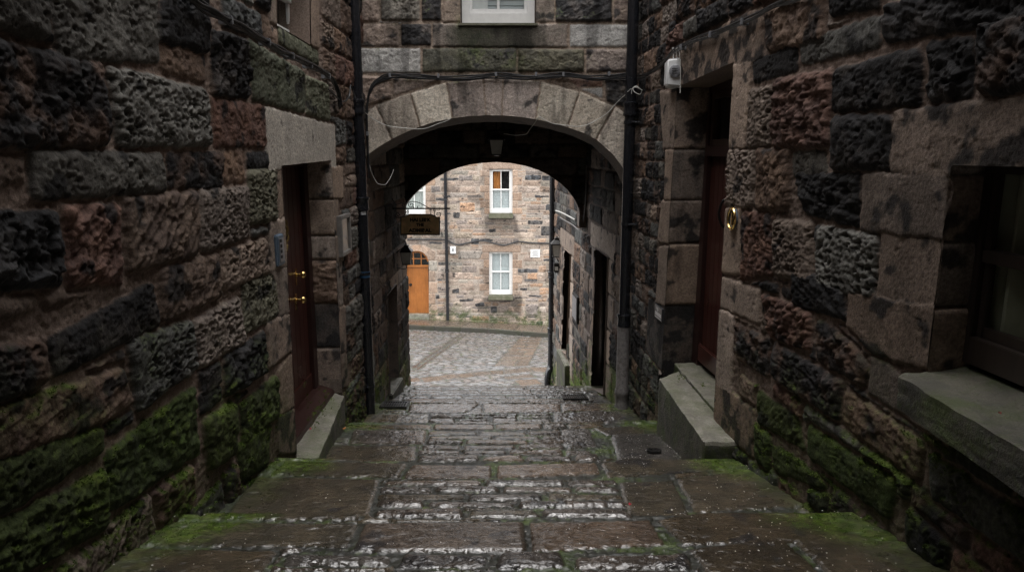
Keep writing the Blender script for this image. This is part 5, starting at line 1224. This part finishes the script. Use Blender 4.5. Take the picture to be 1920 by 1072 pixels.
b = MB(); b.tube_r(Vector((x, y, z-.008)), nrm, [(0, .046), (.008, .046), (.011, .03), (.008, .01)], 18); [b.tube_r(Vector((x+.03*math.cos(a), y+.03*math.sin(a), z-.004)), nrm, [(0, .008), (.012, .006)], 8) for a in np.linspace(0, 2*math.pi, 7)[:-1]]; b.build('cover', M['gravel'], t)
# ================================================================== LITTER
def leaf(px, py, size, mat, label, fr=None, z=None, cat='leaf', name='leaf'):
    if z is None: x, y = gpx(px, py); zz = gz(x, y)+.028
    else: r = ray(px, py); k = z/r[2]; x, y = float(r[0]*k), float(r[1]*k); zz = z+.006
    rg = random.Random(px); a0 = rg.uniform(0, 6.3); b = MB(); n = 10; vs = [(x, y, zz+.004)]
    for i in range(n):
        a = 2*math.pi*i/n; rr = size*(.5+.5*abs(math.cos(a)))*(1 if i % 2 else .8); dx, dy = rr*math.cos(a), rr*.7*math.sin(a)
        vs.append((x+dx*math.cos(a0)-dy*math.sin(a0), y+dx*math.sin(a0)+dy*math.cos(a0), zz+rg.uniform(-.003, .012)))
    b._add(vs, [(0, i, i % n+1) for i in range(1, n+1)]); o = b.build(name, M[mat], None); return tag(o, label, cat)
leaf(263, 1002, .026, 'leafo', 'orange fallen leaf at the foot of the left wall on the nearest steps')
leaf(1336, 850, .022, 'leafo', 'orange scrap beside the near end of the right door step', cat='litter', name='litter')
leaf(646, 809, .02, 'leafo', 'orange leaf on the gravelly cover near the left door step')
leaf(1181, 955, .012, 'leafr', 'tiny red petal on the stairs at the right edge of the setts', cat='petal', name='petal')
leaf(582, 806, .013, 'leafr', 'red petal lying on the left door step', z=-2.13, cat='petal', name='petal')
leaf(1874, 779, .010, 'leafr', 'red petal lying on the right window sill', z=wv0-.0, cat='petal', name='petal')
rg = random.Random(9)
for nm_, col_, sel in (('moss', (.075, .125, .018), 0), ('moss', (.10, .145, .026), 1)):
    b = MB()
    for k, (p, nn) in enumerate(TUFTS):
        if k % 2 != sel: continue
        p = Vector([float(x) for x in p]); n = (Vector([float(x) for x in nn])+Vector((0, 0, .55))).normalized(); fl_ = nn[2] > .5
        for _ in range(4):
            dr = (n+Vector((rg.uniform(-1, 1), rg.uniform(-1, 1), rg.uniform(-.6, 1)))*.8).normalized(); L = rg.uniform(.004, .009)*(.75 if fl_ else 1.25); sd = dr.cross(Vector((rg.uniform(-1, 1), rg.uniform(-1, 1), rg.uniform(-1, 1)))).normalized()*L*.33
            q = p+Vector((rg.uniform(-1, 1), rg.uniform(-1, 1), rg.uniform(-1, 1)))*.007*(1 if not fl_ else 0)+(Vector((rg.uniform(-1, 1), rg.uniform(-1, 1), 0))*.007 if fl_ else Vector((0, 0, 0)))
            b._add([q-sd-dr*.002, q+sd-dr*.002, q+dr*L], [(0, 1, 2)])
    tag(b.build(nm_, m_plain('moss_'+('dark', 'light')[sel], col_, .8, 0, .35, 40, 0, .2)), ('dark green moss tufts along the wall bases and step edges', 'light yellow green moss tufts along the wall bases and step edges')[sel], 'moss', kind='stuff')
rg = random.Random(5); b = MB()
for i in range(1500):
    y = 2.2+5.6*rg.random()**1.5; x = rg.uniform(-1.5, rwx(y)-.05)
    if rg.random() < .45: x = rg.gauss(.75, .45)
    if not -1.5 < x < rwx(y)-.05: continue
    z = gz(x, y)+.021; sz = rg.uniform(.0016, .0042)*(1 if rg.random() < .95 else 1.6)
    a = rg.uniform(0, 6.3); vs = [(x+sz*math.cos(a+k*1.257)*rg.uniform(.6, 1.2), y+sz*math.sin(a+k*1.257)*rg.uniform(.6, 1.2), z+rg.uniform(-.001, .002)) for k in range(5)]+[(x, y, z+.0035)]
    b._add(vs, [(k, (k+1) % 5, 5) for k in range(5)])
tag(b.build('petals', M['petal']), 'pale specks of fallen petals and grit scattered on the wet stairs', 'petals', kind='stuff')
shade_block = thing('stone_building', (0, -1.5, -1.2), 'unseen stone block added over and behind the viewer to shade the near close', 'building')  # added out of view to keep skylight off the near walls and steps
b = MB(); b.box(GF, -1.62, 1.95, -5, 1.75, 1.05, 1.3); b.build('added_shade_roof', M['vault'], shade_block, bevel=.02)
b = MB(); b.box(GF, -1.62, 1.95, -5, 1.73, 1.302, 4.8); b.box(GF, -1.62, 2.2, -5.3, -5.02, -2.5, 4.8); b.build('wall', M['dressed_dark'], shade_block)  # mass above the added roof, and an end wall stopping light from behind
# ================================================================== CAMERA, LIGHT, SKY
cam = bpy.data.cameras.new('camera'); co = bpy.data.objects.new('camera', cam); COL.objects.link(co)
co.rotation_euler = (math.pi/2-PIT, 0, 0); cam.sensor_width = 36; cam.lens = F/1920*36; cam.clip_start = .05; cam.clip_end = 500; SC.camera = co
EL, AZ = R(86), R(190)      # azimuth measured clockwise from +Y
w = bpy.data.worlds.new('World'); SC.world = w; w.use_nodes = True; nt = w.node_tree; bg = nt.nodes['Background']
sky = nt.nodes.new('ShaderNodeTexSky'); sky.sky_type = 'NISHITA'; sky.sun_disc = False; sky.sun_elevation = EL; sky.sun_rotation = AZ; sky.dust_density = 3; sky.air_density = 1.0; sky.ozone_density = .5
hs = nt.nodes.new('ShaderNodeHueSaturation'); hs.inputs['Saturation'].default_value = .22; nt.links.new(sky.outputs[0], hs.inputs['Color']); nt.links.new(hs.outputs[0], bg.inputs[0]); bg.inputs[1].default_value = .13
sl = bpy.data.lights.new('sun', 'SUN'); sl.energy = 1.3; sl.angle = R(150); sl.color = (1, .96, .91); so = bpy.data.objects.new('sun', sl); COL.objects.link(so)
dv = Vector((math.sin(AZ)*math.cos(EL), math.cos(AZ)*math.cos(EL), math.sin(EL))); so.rotation_euler = dv.to_track_quat('Z', 'Y').to_euler(); so.location = (0, 0, 20)
vs_ = SC.view_settings; vs_.view_transform = 'Standard'; vs_.look = 'None'; vs_.gamma = 1; vs_.exposure = 1.9
SC.cycles.max_bounces = 6; SC.cycles.diffuse_bounces = 3; SC.cycles.use_denoising = True; SC.cycles.denoiser = 'OPENIMAGEDENOISE'; SC.cycles.denoising_input_passes = 'RGB_ALBEDO_NORMAL'; SC.cycles.denoising_prefilter = 'NONE'; SC.cycles.sample_clamp_indirect = 4
